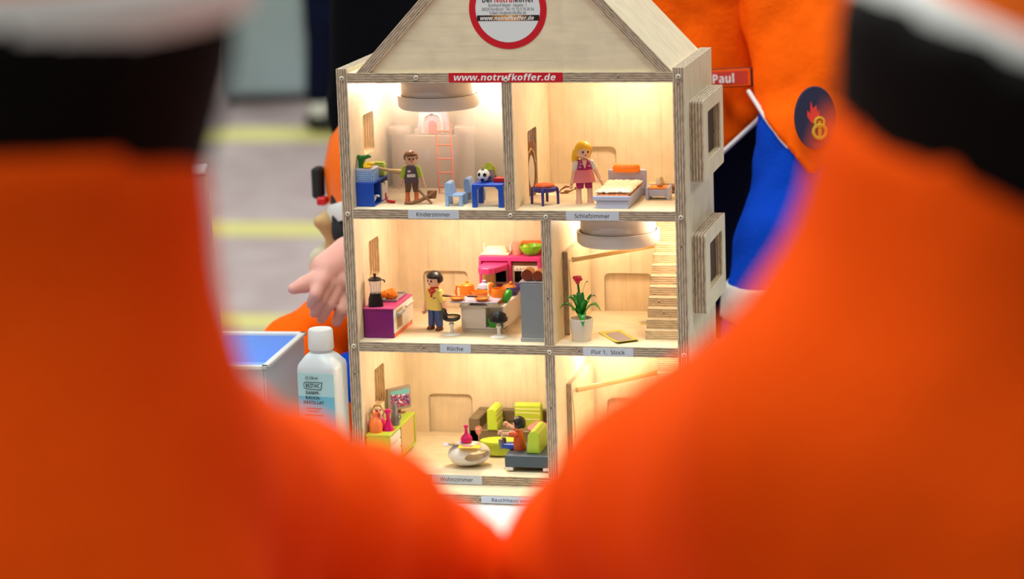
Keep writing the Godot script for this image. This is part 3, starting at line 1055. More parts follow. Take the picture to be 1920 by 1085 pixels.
	for v in [Vector3(-0.52, 0.25, 0.85), Vector3(0.42, 0.2, 0.9), Vector3(0.02, -0.62, 0.8), Vector3(0.95, -0.35, 0.1), Vector3(0, 0.95, 0.3), Vector3(-0.95, -0.4, 0.2)]:
		var q: Vector3 = v.normalized()
		var pb := B.new()
		pb.xf = Transform3D(Basis.looking_at(-q, Vector3(0.1, 1, 0.2)), Vector3(0, 7.8, 0) + q * 7.2)
		pb.prism(disc(Vector2.ZERO, 2.5, 2.5, 5, PI / 2, TAU + PI / 2), -0.2, 0.75, 0.3)
		pb.put("patch", M.p_black, fb)
	var bp := thing("toy_backpack", "grey toy backpack with green strap behind the football", "backpack", Vector3(170, FA + 28, -46))
	B.new().loft([[Vector3(0, 0, 0), 9.0, 4.5, 0.5], [Vector3(0, 8, 0), 9.2, 5, 0.5], [Vector3(0, 13, 0), 7.5, 4, 0.4]], 22).put("bag", M.p_mauve, bp)
	B.new().tube([Vector3(-9.5, 6, 3), Vector3(-8, 14, 2), Vector3(-3, 20, 1), Vector3(3, 20.5, 1), Vector3(8, 15, 2), Vector3(9.8, 6, 3)], [1.1], 8).put("strap", M.p_olive, bp)
	B.new().loft([[Vector3(1, 13, 1), 6, 4, 0.3], [Vector3(2, 19, 1), 3.5, 2.5, 0.2]], 18).put("flap", M.p_lime, bp)
	var bk := thing("toy_book", "red toy book on the blue toy table", "book", Vector3(186.5, FA + 28, -38))
	bx(Vector3(-7, 0, -7), Vector3(7, 0.8, 8), 0.2).box(Vector3(-7, 3.8, -7), Vector3(7, 4.6, 8), 0.2).box(Vector3(-7, 0, 7.2), Vector3(7, 4.6, 8), 0.2).put("cover", M.p_red, bk)
	bx(Vector3(-6.2, 0.8, -6.5), Vector3(6.4, 3.8, 7.2), 0.0).put("pages", M.p_white, bk)


func castle():
	var t := thing("toy_castle", "grey and violet toy castle at the back of the smoky room", "toy castle", Vector3(74, FA, -160))
	var wall := B.new()
	wall.box(Vector3(-38, 0, -6), Vector3(38, 66, 8), 0.8)
	for i in 6:
		wall.box(Vector3(-37 + i * 13.2, 66, -5), Vector3(-29.5 + i * 13.2, 73, 7), 0.6)
	wall.put("castle_wall", M.p_castle, t)
	for x in [-44.0, 40.0]:
		B.new().at(Vector3(x, 0, 2)).lathe([Vector2(0, 0), Vector2(13, 0), Vector2(11, 4), Vector2(10.5, 64), Vector2(13, 68), Vector2(13, 76), Vector2(10, 76), Vector2(10, 70), Vector2(0, 70)], 20).put("tower", M.p_castle, t)
	var g := B.new()
	g.prism(PackedVector2Array([Vector2(-20, 66), Vector2(20, 66), Vector2(18, 92), Vector2(12, 98), Vector2(0, 102), Vector2(-12, 98), Vector2(-18, 92)]), -4, 6, 0.8)
	g.put("gate_tower", M.p_violet, t)
	B.new().tube([Vector3(-12, 68, 7), Vector3(-12, 82, 7), Vector3(-9, 90, 7), Vector3(0, 94, 7), Vector3(9, 90, 7), Vector3(12, 82, 7), Vector3(12, 68, 7)], [1.6], 10).put("arch", M.p_white, t)
	B.new().prism(rect(-5, 68, 5, 84, 4.5, true), 6, 7.2).put("arch_door", M.p_rose, t)
	for x in [-26.0, -8.0, 24.0]:
		B.new().prism(rect(x - 3, 34, x + 3, 48, 2.9, true), 8, 8.8).put("castle_window", M.p_violet, t)


func bedroom():
	var s := thing("toy_stool", "round blue toy stool with orange cushion in the room with the bed", "stool", Vector3(238, FA, -45), 8)
	B.new().lathe([Vector2(0, 15), Vector2(12.5, 15), Vector2(14.4, 16.5), Vector2(14.4, 20), Vector2(12.8, 21), Vector2(0, 21)], 32).put("seat_ring", M.p_indigo, s)
	B.new().lathe([Vector2(0, 20.6), Vector2(10.6, 20.6), Vector2(12, 22), Vector2(11.2, 23.8), Vector2(7, 24.6), Vector2(0, 24.8)], 32).put("cushion", M.p_terra, s)
	for i in 4:
		var a := deg_to_rad(95.0 + 90.0 * i)
		var d := Vector3(cos(a), 0, sin(a))
		B.new().tube([d * 12.6 + Vector3(0, 20, 0), d * 15.0 + Vector3(0, 18.2, 0), d * 15.6 + Vector3(0, 13, 0), d * 15.8], [1.9, 2.0, 1.8, 1.5], 10).put("leg", M.p_indigo, s)
	var m := thing("standing_mirror", "brown toy mirror with pale oval glass in the doorway beside the blue stool", "mirror", Vector3(206.4, FA, -98), 70)
	B.new().prism(PackedVector2Array([Vector2(-13, 0), Vector2(13, 0), Vector2(13, 60), Vector2(9, 66), Vector2(-9, 66), Vector2(-13, 60)]), -3, 2, 0.5).box(Vector3(-14, 0, -5), Vector3(-5, 44, 4), 0.5).put("frame", M.p_brown, m)
	B.new().prism(disc(Vector2(3, 30), 6.5, 20, 32), 1.9, 3.0, 0.3).put("oval_glass", M.p_mirror, m)
	B.new().tube([Vector3(-6, 40, 2.5), Vector3(-3, 53, 2.5), Vector3(3, 58, 2.5), Vector3(9, 53, 2.5), Vector3(12, 40, 2.5)], [0.9], 8).put("arch_trim", M.p_tan, m)
	var tw := thing("toy_twig", "little olive brown toy sprig on the floor behind the blue stool", "toy", Vector3(250, FA, -120))
	B.new().tube([Vector3(-11, 0.6, 4), Vector3(-8, 5, 2), Vector3(-3, 8, 0), Vector3(3, 8, 0)], [0.7, 0.9, 1.6, 0.7], 8).tube([Vector3(-9, 0.8, 4), Vector3(0, 1.6, 2), Vector3(9, 5.6, 0)], [0.9, 1.2, 0.6], 8).ell(Vector3(10, 6.2, 0), Vector3(2.2, 2, 2), 10, 6).ell(Vector3(0, 3, 2), Vector3(5, 1.5, 2), 12, 6).put("sprig", M.p_bark, tw)
	# mother
	var b := thing("toy_figure", "woman toy figure with blond hair and pink top beside the bed", "toy figure", Vector3(284, FA, -54), 24.0)
	legs(b, 30, 1.0, M.p_berry, M.p_skin, 19, 4.4, M.p_skin)
	B.new().loft([[Vector3(0, 25.5, 0.4), 13.2, 8.6, 0.35], [Vector3(0, 26.5, 0.4), 13.5, 8.9, 0.35], [Vector3(0, 34, 0), 11.6, 7.6, 0.4], [Vector3(0, 42, 0), 9.8, 6.4, 0.4]], 28).put("top", M.p_rose, b)
	B.new().loft([[Vector3(0, 40.5, 0.2), 10.2, 6.9, 0.4], [Vector3(0, 49.5, 0), 7.8, 5.2, 0.4], [Vector3(0, 52, 0), 5.4, 4.0, 0.3]], 28).put("waistcoat", M.p_berry, b)
	B.new().at(Vector3(0, 0, 0.3)).prism(PackedVector2Array([Vector2(-0.6, 42), Vector2(0.6, 42), Vector2(2.8, 52), Vector2(-2.8, 52)]), 2.0, 6.4, 0.3).put("neckline", M.p_skin, b)
	for q in [Vector3(-5.6, 44, 6.6), Vector3(-3.4, 47.5, 6.0), Vector3(5.0, 45, 6.6)]:
		B.new().at(q).lathe([Vector2(0.7, -0.2), Vector2(1.5, -0.2), Vector2(1.5, 0.3), Vector2(0.7, 0.3)], 10).put("flower_print", M.p_white, b)
	var f := {"skin": M.p_skin, "sleeve": 8.0, "sleeve_m": M.p_clay}
	toy_arm(b, -1, 4, 14, f)
	toy_arm(b, 1, 4, 26, f)
	var hd := toy_head(b, Vector3(0, 61.2, 0), f, 8)
	var hb := B.new().at(Vector3.ZERO, Vector3(0, 0, 0))
	hair_cap(hb, Vector3(0, 62.5, -0.8), Vector3(10.6, 11.5, 10.6), 0.26, -0.6)
	hb.tube([Vector3(-6.5, 62, -4), Vector3(-9.5, 54, -3.4), Vector3(-10, 47.5, -2)], [5.5, 4.6, 3.2], 14).tube([Vector3(5, 60, -6.5), Vector3(6.5, 53, -6)], [5, 3.4], 14).ell(Vector3(-9.4, 48, -1.5), Vector3(3.6, 3.2, 3.4), 12, 8)
	hb.put("hair", M.p_blond, hd)
	# bed
	var d := thing("toy_bed", "lilac toy bed with cream duvet in the top right room", "bed", Vector3(325, FA, -16))
	bx(Vector3(-19, 0, -94), Vector3(19, 9, 0), 0.5).put("bed_base", M.p_lilac, d)
	bx(Vector3(-23, 9.5, -3.0), Vector3(21.5, 15, 1.5), 0.8).put("footboard", M.p_lilac, d)
	for x in [-21.0, 19.0]:
		bx(Vector3(x, 8.5, -94), Vector3(x + 2.0, 14.5, -2), 0.5).put("side_rail", M.p_lilac, d)
	bx(Vector3(-23, 0, -99), Vector3(23.5, 31, -94), 0.9).put("headboard", M.p_lilac, d)
	bx(Vector3(-18.6, 9, -92), Vector3(18.6, 16.5, -3.2), 1.2).put("mattress", M.p_orange, d)
	B.new().at(Vector3(0, 34.0, -92), Vector3(0, 0, 0)).loft([[Vector3(0, -5.5, 0), 15.5, 4.0, 0.5], [Vector3(0, -4, 0), 16.6, 5.5, 0.5], [Vector3(0, 0.5, 0), 16.6, 5.6, 0.5], [Vector3(0, 3.5, 0), 15.0, 4, 0.5]], 28).put("bolster", M.p_orange, d)
	var dv := B.new()
	dv.smooth()
	var nu := 44
	var nv := 44
	var n := FastNoiseLite.new()
	n.seed = 21
	n.frequency = 0.11
	var pt := func(i: int, j: int, low: float) -> Vector3:
		var u := float(i) / nu * 2 - 1
		var v := float(j) / nv * 2 - 1
		var e := maxf(absf(u), absf(v))
		var fr := sin((u * 22 if absf(v) > absf(u) else v * 30)) * smoothstep(0.86, 1.0, e)
		var p := Vector3(u * 21.5, 21.4, -44 + v * 41.0) + Vector3(u, 0, v) * fr * 0.9
		p.y += n.get_noise_2d(p.x * 1.2, p.z) * 1.6 - smoothstep(0.8, 1.0, e) * 2.2 + fr * 0.5 - 3.8 * low * (1.0 - smoothstep(0.9, 1.0, e))
		return p
	for low in [0.0, 1.0]:
		for i in nu:
			for j in nv:
				dv.poly([pt.call(i, j, low), pt.call(i + 1, j, low), pt.call(i + 1, j + 1, low), pt.call(i, j + 1, low)], Vector3(0, 1 - 2 * low, 0))
	dv.put("duvet", M.p_cream, d)
	var ns := thing("nightstand", "small lilac nightstand with orange top to the right of the bed", "nightstand", Vector3(367.5, FA, -88))
	for x in [-14.0, 10.6]:
		bx(Vector3(x, 0, -11), Vector3(x + 3.4, 15, 11.5), 0.5).put("side", M.p_lilac, ns)
	bx(Vector3(-10.7, 4, -10), Vector3(10.7, 13, 9.6), 0.3).put("cabinet", M.p_lilac, ns)
	bx(Vector3(-10, 4.5, 9.4), Vector3(10, 8.6, 10.6), 0.3).put("drawer", M.p_lilac, ns)
	bx(Vector3(-10.6, 13, -10.5), Vector3(10.6, 14.6, 10.5), 0.4).put("top", M.p_orange, ns)
	var ac := thing("toy_clock", "egg-shaped cream toy clock on the nightstand", "clock", Vector3(369, FA + 14.6, -88), 5)
	B.new().lathe([Vector2(0, 0), Vector2(3.2, 0), Vector2(4.2, 1.8), Vector2(4.9, 5), Vector2(4.4, 9), Vector2(2.6, 11.6), Vector2(0, 12.4)], 22).put("clock_case", M.p_tan, ac)
	B.new().at(Vector3(-1.6, 6.2, 3.2), Vector3(-4, -22, 0)).prism(disc(Vector2.ZERO, 3.0, 3.9, 24), -0.4, 1.2, 0.3).put("clock_face", M.p_white, ac)
	var lb := thing("low_bench", "low brown toy box at the back wall behind the nightstand", "box", Vector3(370, FA, -132))
	bx(Vector3(-22, 3, -9), Vector3(18, 9, 9), 0.6).box(Vector3(-21, 0, -8), Vector3(-18, 3, 8), 0.2).box(Vector3(14, 0, -8), Vector3(17, 3, 8), 0.2).put("box_body", M.p_brown, lb)
	bx(Vector3(-22, 9, -9), Vector3(-4, 13, 9), 1.5).put("box_cushion", M.p_tan, lb)


func kitchen():
	var c := thing("kitchen_cabinet", "purple toy kitchen cabinet with oven by the left wall", "cabinet", Vector3(33, FB, -63))
	bx(Vector3(-18, 0, -42), Vector3(18.5, 35.5, 42), 0.5).put("body", M.p_purple, c)
	bx(Vector3(-19, 35.5, -43), Vector3(20, 37.2, 43), 0.5).put("worktop", M.p_magenta, c)
	bx(Vector3(18.5, 6, -41), Vector3(20, 35, 41.5), 0.3).put("front", M.p_white, c)
	bx(Vector3(17, 0, -38), Vector3(18.7, 6, 38), 0.2).put("plinth", M.p_coral, c)
	var ov: MeshInstance3D = bx(Vector3(19.6, 9, 10), Vector3(20.6, 33, 33), 0.3).put("oven_door", M.p_tan, c)
	bx(Vector3(20.4, 11, 13), Vector3(21.0, 24, 30), 0.2).put("oven_window", M.p_bark, ov)
	bx(Vector3(21, 26, 9), Vector3(24.5, 30, 35), 0.8).put("handle", M.p_grey, ov)
	var dw: MeshInstance3D = bx(Vector3(19.8, 8, -40), Vector3(20.8, 33, 8), 0.4).put("door", M.p_white, c)
	bx(Vector3(20.6, 29, -38), Vector3(22.6, 31, -6), 0.5).put("handle", M.p_white, dw)
	var b := thing("blender", "black toy blender with clear jug on the purple cabinet", "blender", Vector3(27, FB + 37.2, -33), 20)
	B.new().loft([[Vector3(0, 0, 0), 9.0, 7.5, 0.7], [Vector3(0, 9, 0), 8.6, 7.2, 0.7], [Vector3(0, 14, 0), 7.0, 6.2, 0.6], [Vector3(0, 16, 0), 6.6, 6, 0.5]], 24).put("motor_base", M.p_black, b)
	B.new().lathe([Vector2(5.6, 15.5), Vector2(7.6, 32), Vector2(7.1, 32), Vector2(5.2, 16)], 24).put("jug", M.glass, b)
	for i in 6:
		var a := TAU * i / 6 + 0.3
		B.new().tube([Vector3(cos(a) * 5.7, 16, sin(a) * 5.7), Vector3(cos(a) * 7.6, 32, sin(a) * 7.6)], [0.35], 6).put("jug_rib", M.p_lilac, b)
	B.new().lathe([Vector2(0, 31.6), Vector2(8.2, 31.8), Vector2(8.4, 33.2), Vector2(5.5, 35.2), Vector2(1.6, 36), Vector2(1.4, 38), Vector2(2.2, 39.6), Vector2(0, 40.4)], 24).put("lid", M.p_black, b)
	B.new().tube([Vector3(8.6, 32, 0), Vector3(11.4, 31, 0), Vector3(11.6, 28.6, 0)], [0.9], 8).put("spout", M.p_black, b)
	B.new().at(Vector3(10.0, 8, 3), Vector3(0, 0, -90)).lathe([Vector2(0, -3), Vector2(1.6, -3), Vector2(1.6, 1.6), Vector2(0, 1.8)], 12).put("dial", M.p_grey, b)
	var tr := thing("bread_tray", "grey toy tray at the back of the purple cabinet", "tray", Vector3(31, FB + 37.2, -78))
	bx(Vector3(-17, 0, -26), Vector3(15, 0.8, 22), 0.2).box(Vector3(-17, 0, -26), Vector3(-16, 3, 22), 0.2).box(Vector3(14, 0, -26), Vector3(15, 3, 22), 0.2).box(Vector3(-17, 0, -26), Vector3(15, 3, -25), 0.2).box(Vector3(-17, 0, 21), Vector3(15, 3, 22), 0.2).put("tray_body", M.p_mauve, tr)
	for q in [[27.5, -68, "front left golden toy bread roll on the grey tray"], [36.5, -70, "front right golden toy bread roll on the grey tray"], [32, -82, "rearmost golden toy bread roll on the grey tray"]]:
		var r := thing("bread_roll", q[2], "bread", Vector3(q[0], FB + 38.0, q[1]), 20, "bread rolls on the grey tray")
		B.new().ell(Vector3(0, 5, 0), Vector3(7.4, 5.6, 5.2), 20, 12, func(d: Vector3) -> float: return 1.0 + 0.08 * sin(d.x * 9.0)).ell(Vector3(2, 8.0, 1), Vector3(4, 3.4, 3.2), 14, 8).put("crust", M.p_orange, r)
	# father
	var f := thing("toy_figure", "man toy figure in yellow shirt and jeans standing in the kitchen", "toy figure", Vector3(90, FB, -74), -26)
	legs(f, 30, 0.8, M.p_denim, M.p_brown, 5, 5.0)
	B.new().loft([[Vector3(0, 25.5, 0), 11.8, 7.4, 0.45], [Vector3(0, 27, 0), 12.0, 7.5, 0.45], [Vector3(0, 38, 0), 10.6, 7.0, 0.45], [Vector3(0, 49, 0), 8.2, 5.4, 0.4], [Vector3(0, 52, 0), 5.6, 4.0, 0.4]], 28).put("shirt", M.p_shirt, f)
	B.new().lathe([Vector2(4.0, 50.2), Vector2(5.6, 50.0), Vector2(4.8, 53.5), Vector2(4.0, 53.8)], 20).at(Vector3(-3.4, 48, 5.2), Vector3(-25, 0, 25)).prism(PackedVector2Array([Vector2(-2.4, 3), Vector2(2.4, 3), Vector2(0.4, -3.4)]), 0, 0.9, 0.2).at(Vector3(3.4, 48, 5.2), Vector3(-25, 0, -25)).prism(PackedVector2Array([Vector2(-2.4, 3), Vector2(2.4, 3), Vector2(-0.4, -3.4)]), 0, 0.9, 0.2).at(Vector3(0.3, 45.2, 5.9), Vector3(-12, 0, 0)).box(Vector3(-1.5, -3.6, 0), Vector3(1.5, 4, 0.9), 0.2).put("collar", M.p_red, f)
	B.new().at(Vector3(4.8, 41, 6.4), Vector3(-8, 12, 20)).box(Vector3(-2.2, -0.5, 0), Vector3(2.2, 0.5, 0.6), 0.2).put("pocket_mark", M.p_brown, f)
	var fm := {"skin": M.p_skin, "sleeve": 12.5, "sleeve_m": M.p_shirt}
	toy_arm(f, -1, 3, 15, fm)
	toy_arm(f, 1, 6, 24, fm)
	var hd := toy_head(f, Vector3(0, 61, 0), fm, -10)
	var hb := B.new().at(Vector3.ZERO, Vector3.ZERO)
	hair_cap(hb, Vector3(0, 62.8, -0.8), Vector3(10.4, 10.6, 10.6), 0.20, -0.42)
	hb.put("hair", M.p_black, hd)
	# bar stools
	var s := thing("bar_stool", "black and white toy bar stool beside the man figure", "bar stool", Vector3(117, FB, -47), 75, "toy bar stools at the counter")
	B.new().lathe([Vector2(0, 0), Vector2(10.5, 0), Vector2(10.8, 0.8), Vector2(7, 2.0), Vector2(2.4, 3.0), Vector2(2.0, 5), Vector2(1.9, 11), Vector2(3.2, 11.6), Vector2(3.4, 14), Vector2(2.2, 15), Vector2(2.2, 18), Vector2(0, 18)], 28).put("pedestal", M.p_white, s)
	B.new().lathe([Vector2(0, 17.5), Vector2(8.0, 17.8), Vector2(10.8, 19.8), Vector2(11.6, 23.2), Vector2(10.6, 23.6), Vector2(9.6, 21.2), Vector2(0, 20.6)], 28).put("seat", M.p_black, s)
	B.new().lathe([Vector2(0, 20.6), Vector2(9.2, 21.0), Vector2(8.8, 22.2), Vector2(0, 22.6)], 24).put("seat_pad", M.p_seat, s)
	var bk := []
	for i in 9:
		var a := deg_to_rad(20.0 + 140.0 * i / 8.0)
		bk.append([a, 22.0 + 11.5 * pow(sin(PI * i / 8.0), 0.4)])
	var sb := B.new().smooth()
	for i in 8:
		for w in [[10.4, -1.0], [11.7, 1.0]]:
			var p := []
			for q in [[bk[i], 0], [bk[i + 1], 0], [bk[i + 1], 1], [bk[i], 1]]:
				var y: float = q[0][1] if q[1] else 20.5
				p.append(Vector3(cos(q[0][0]) * w[0], y, sin(q[0][0]) * w[0]))
			sb.poly(p, Vector3(cos(bk[i][0]), 0, sin(bk[i][0])) * w[1])
		sb.poly([Vector3(cos(bk[i][0]) * 10.4, bk[i][1], sin(bk[i][0]) * 10.4), Vector3(cos(bk[i + 1][0]) * 10.4, bk[i + 1][1], sin(bk[i + 1][0]) * 10.4), Vector3(cos(bk[i + 1][0]) * 11.7, bk[i + 1][1], sin(bk[i + 1][0]) * 11.7), Vector3(cos(bk[i][0]) * 11.7, bk[i][1], sin(bk[i][0]) * 11.7)], Vector3.UP)
	sb.put("backrest", M.p_black, s)
	s.rotation_degrees.y = -75
	copy(s, "black and white toy bar stool beside the tall grey cupboard", Vector3(177, FB, -41), 12)
	# island
	var k := thing("kitchen_island", "white toy kitchen island with pink hood in the middle of the kitchen", "kitchen island", Vector3(152, FB, -64))
	bx(Vector3(-26, 0, -110), Vector3(25, 4, -2), 0.4).put("plinth", M.p_clay, k)
	bx(Vector3(-27, 4, -112), Vector3(3.5, 31, 0), 0.5).box(Vector3(3.5, 4, -112), Vector3(27, 31, -16), 0.4).box(Vector3(3.5, 4, -16), Vector3(27, 6, 0), 0.3).box(Vector3(24.8, 4, -16), Vector3(27, 31, 0), 0.3).put("body", M.p_clay, k)
	bx(Vector3(-29, 31, -113), Vector3(28.5, 33.2, 1.5), 0.6).put("worktop", M.p_white, k)
	bx(Vector3(-38, 38.6, -24), Vector3(21.5, 40.0, 13.5), 0.6).put("bar_shelf", M.p_lilac, k)
	for x in [-22.0, 12.0]:
		B.new().loft([[Vector3(x, 33, -3), 6, 5, 0.1], [Vector3(x, 38.7, 0), 8, 9, 0.1]], 20).put("bar_bracket", M.p_white, k)
	B.new().at(Vector3(-10, 33.2, -78)).lathe([Vector2(0, 0), Vector2(9.5, 0), Vector2(8.6, 2), Vector2(8.4, 29), Vector2(0, 29)], 28).put("hood_column", M.p_tan, k)
	B.new().at(Vector3(-3, 61.5, -68), Vector3(-90, 0, 0)).prism(PackedVector2Array([Vector2(-16, -8), Vector2(-14, -15), Vector2(-8, -19), Vector2(0, -19), Vector2(6, -15), Vector2(16, 8), Vector2(16, 24), Vector2(-16, 24)]), 0, 7.5, 0.8).put("hood", M.p_pink, k)
	var gb := thing("green_bowl", "green toy bowl in the open bay of the white island", "bowl", Vector3(166, FB + 6, -68))
	B.new().loft([[Vector3(0, 0, 0), 6, 4.5, 0.5], [Vector3(0, 9, 0), 9, 6, 0.5], [Vector3(0, 11, 0), 9.6, 6.4, 0.5], [Vector3(0, 11, 0), 8.8, 5.8, 0.5], [Vector3(0, 3, 0), 5.5, 4, 0.5]], 22).put("bowl_body", M.p_green, gb)
	var y := FB + 40.0
	for q in [[122, -60, 8.0, "orange toy dish on the bar shelf beside the man figure, knife laid across"], [153, -60, 8.0, "orange toy dish on the bar shelf in front of the hood, knife laid across"]]:
		var d := thing("toy_dish", q[3], "dish", Vector3(q[0], y, q[1]), 0, "orange dishes on the bar shelf")
		B.new().lathe([Vector2(0, 0), Vector2(5.5, 0), Vector2(9.0, 3.0), Vector2(9.2, 3.8), Vector2(8.4, 3.8), Vector2(5.2, 1.2), Vector2(0, 1.0)], 26).put("dish_body", M.p_orange, d)
		var n := thing("toy_knife", "dark-handled toy knife lying across the orange dish %s" % ("beside the man figure" if q[0] < 130 else "in front of the hood"), "knife", Vector3(q[0], y + 4.0, q[1]), 0)
		B.new().tube([Vector3(-18, 2.0, 2), Vector3(-13, 1.8, 2), Vector3(-5, 1.2, 1)], [1.4, 1.5, 0.9], 8).put("handle", M.p_brown, n)
		B.new().at(Vector3(1, 0.7, 1), Vector3(0, 3, 0)).prism(PackedVector2Array([Vector2(-7, -0.6), Vector2(6, -0.6), Vector2(9, 0.4), Vector2(5, 1.4), Vector2(-7, 1.0)]), -0.5, 0.5, 0.1).put("blade", M.p_tan, n)
	y = FB + 33.2
	var tp := thing("toy_coffee_pot", "large orange toy coffee pot with lid behind the bar shelf", "pot", Vector3(126, y, -94))
	tp.scale = Vector3.ONE * 0.86
	B.new().lathe([Vector2(0, 0), Vector2(10.5, 0), Vector2(11.2, 4), Vector2(10.4, 17), Vector2(9.4, 22), Vector2(6, 24.5), Vector2(2, 25.2), Vector2(2.2, 27.4), Vector2(0, 28.4)], 28).put("pot_body", M.p_orange, tp)
	B.new().tube([Vector3(-9, 19, 0), Vector3(-15.5, 20, 0), Vector3(-17, 12, 0), Vector3(-15.5, 4, 0)], [1.7], 8).put("handle", M.p_orange, tp)
	var ob := thing("orange_bowl", "orange toy bowl in front of the coffee pot", "bowl", Vector3(143, y, -88))
	B.new().lathe([Vector2(0, 0), Vector2(6, 0), Vector2(9, 5), Vector2(10.5, 12.5), Vector2(9.6, 12.5), Vector2(8, 5.4), Vector2(0, 2)], 26).put("bowl_body", M.p_orange, ob)
	var jg := thing("orange_jug", "orange toy jug standing at the right end of the bar shelf", "jug", Vector3(168, y, -86))
	B.new().lathe([Vector2(0, 0), Vector2(7, 0), Vector2(9.4, 5), Vector2(9.8, 12), Vector2(8.4, 17), Vector2(7.6, 17), Vector2(8.6, 11), Vector2(6, 2), Vector2(0, 1.6)], 26).put("jug_body", M.p_orange, jg)
	B.new().tube([Vector3(-7.5, 5, 0), Vector3(-11.5, 12, 0), Vector3(-11, 20, 0), Vector3(-8, 23, 0)], [1.8, 1.8, 2, 2.4], 8).put("handle", M.p_orange, jg)
	var gp := thing("green_leaf_bowl", "shiny green toy bowl beside the orange jug", "bowl", Vector3(178, y, -84))
	B.new().at(Vector3(0, 8, 0), Vector3(0, 0, -35)).ell(Vector3.ZERO, Vector3(5.5, 9.5, 6.5), 18, 12, func(d: Vector3) -> float: return 1.0 + 0.06 * sin(atan2(d.z, d.x) * 5.0)).put("bowl_body", M.p_green, gp)
	var sg := thing("sugar_bowl", "violet and white lidded toy pot beside the hood column", "pot", Vector3(143, y, -112))
	B.new().lathe([Vector2(0, 0), Vector2(4.6, 0), Vector2(7.6, 4), Vector2(8.4, 10), Vector2(8.4, 12), Vector2(0, 12)], 24).put("pot_body", M.p_indigo, sg)
	B.new().lathe([Vector2(0, 12), Vector2(8.6, 12), Vector2(7, 16), Vector2(2.4, 18.4), Vector2(2.8, 21), Vector2(0, 22)], 24).put("lid", M.p_lilac, sg)
	var pb := thing("pale_flask", "small pale green toy flask in front of the hood column", "bottle", Vector3(151, y, -108))
	B.new().lathe([Vector2(0, 0), Vector2(6.4, 0), Vector2(6.4, 3), Vector2(3, 13), Vector2(2.6, 19), Vector2(0, 19.2)], 20).put("flask_body", mat(c8(200, 226, 170), 0.3), pb)
	var pn := thing("dark_pan", "dark violet toy frying pan with brown food on the island", "pan", Vector3(172, y, -130))
	B.new().lathe([Vector2(0, 4), Vector2(10, 4), Vector2(14.5, 8), Vector2(14.9, 11), Vector2(13.6, 11), Vector2(9.5, 6), Vector2(0, 5.6)], 28).lathe([Vector2(0, 0), Vector2(8, 0), Vector2(8, 4), Vector2(0, 4)], 20).put("pan_body", M.p_indigo, pn)
	B.new().tube([Vector3(13, 9, 2), Vector3(21, 10.4, 4), Vector3(25, 10.8, 5)], [2.0, 2.3, 2.2], 10).put("handle", M.p_indigo, pn)
	B.new().ell(Vector3(-2, 9, 0), Vector3(10, 5, 9), 20, 10, func(d: Vector3) -> float: return 1.0 + 0.12 * sin(d.x * 8.0) * sin(d.z * 7.0)).ell(Vector3(1, 15, 2), Vector3(2.5, 2.5, 2.5), 12, 8).put("food", M.p_bread, pn)
	# oven wall
	var o := thing("oven_wall", "pink toy oven unit with two ovens against the kitchen back wall", "oven", Vector3(166.5, FB, -170))
	bx(Vector3(-39, 36, -21), Vector3(39, 40.5, 20), 0.6).box(Vector3(-39, 70.5, -21), Vector3(39, 76.5, 20), 0.8).box(Vector3(-39, 40, -21), Vector3(-36, 71, 20), 0.4).box(Vector3(-2, 40, -21), Vector3(2, 71, 20), 0.4).box(Vector3(35.5, 40, -21), Vector3(39, 71, 20), 0.4).box(Vector3(-38, 40, -21), Vector3(38, 71, -19), 0.2).put("housing", M.p_pink, o)
	bx(Vector3(-38, 0, -20), Vector3(38, 36, 18), 0.5).put("base_cabinet", M.p_white, o)
	for x in [-19.0, 19.0]:
		bx(Vector3(x - 16, 18, 18), Vector3(x + 16, 21, 20.4), 0.6).put("handle", M.p_red, o)
		var v: MeshInstance3D = bx(Vector3(x - 16.6, 41, -18), Vector3(x + 16.4, 65, 16), 0.6).put("oven", M.p_clay, o)
		bx(Vector3(x - 16.4, 65.5, 2), Vector3(x + 16.2, 69.6, 17), 0.5).put("vent", M.p_brown, v)
		bx(Vector3(x - 13.6, 44, 15.6), Vector3(x + 13.4, 58, 16.8), 0.3).put("oven_glass", M.hair_dark, v)
		for i in 5:
			B.new().at(Vector3(x - 11 + i * 4, 61.6, 16), Vector3(90, 0, 0)).lathe([Vector2(0, 0), Vector2(1.3, 0), Vector2(1.1, 1.6), Vector2(0, 1.8)], 10).put("knob", M.p_white, v)
	var bt := thing("bread_box", "cream toy bread on a pale board on the pink oven unit", "bread", Vector3(146, FB + 76.5, -168))
	bx(Vector3(-18, 0, -9), Vector3(18, 2.2, 10), 0.5).box(Vector3(-18, 2, -9), Vector3(-15, 12, -5), 0.5).box(Vector3(16, 2, -9), Vector3(18.5, 12, -5), 0.5).put("board", M.p_clay, bt)
	B.new().loft([[Vector3(0, 2.2, 1), 15.5, 7, 0.6], [Vector3(0, 6, 0.5), 15, 6.5, 0.5], [Vector3(0, 10, -0.5), 12, 4, 0.4]], 24).put("loaf", M.p_cream, bt)
	var gj := thing("glass_jar", "clear toy jar between bread and green bowl on the oven unit", "jar", Vector3(173, FB + 76.5, -166))
	B.new().lathe([Vector2(0, 0), Vector2(5.4, 0), Vector2(5.6, 1), Vector2(4.8, 8), Vector2(5.6, 16), Vector2(5.0, 16), Vector2(4.2, 8), Vector2(4.8, 1.2), Vector2(0, 1)], 20).put("jar_glass", M.rose_glass, gj)
	var rb := thing("red_box", "orange red toy box behind the green bowl", "box", Vector3(190.5, FB + 76.5, -182))
	bx(Vector3(-16, 0, -5), Vector3(14, 13, 4), 0.6).box(Vector3(-15, 13, -4), Vector3(13, 14.4, 3), 0.4).put("box_body", M.p_coral, rb)
	var bw := thing("fruit_bowl", "lime green toy bowl at the right end of the oven unit", "bowl", Vector3(191, FB + 76.5, -164))
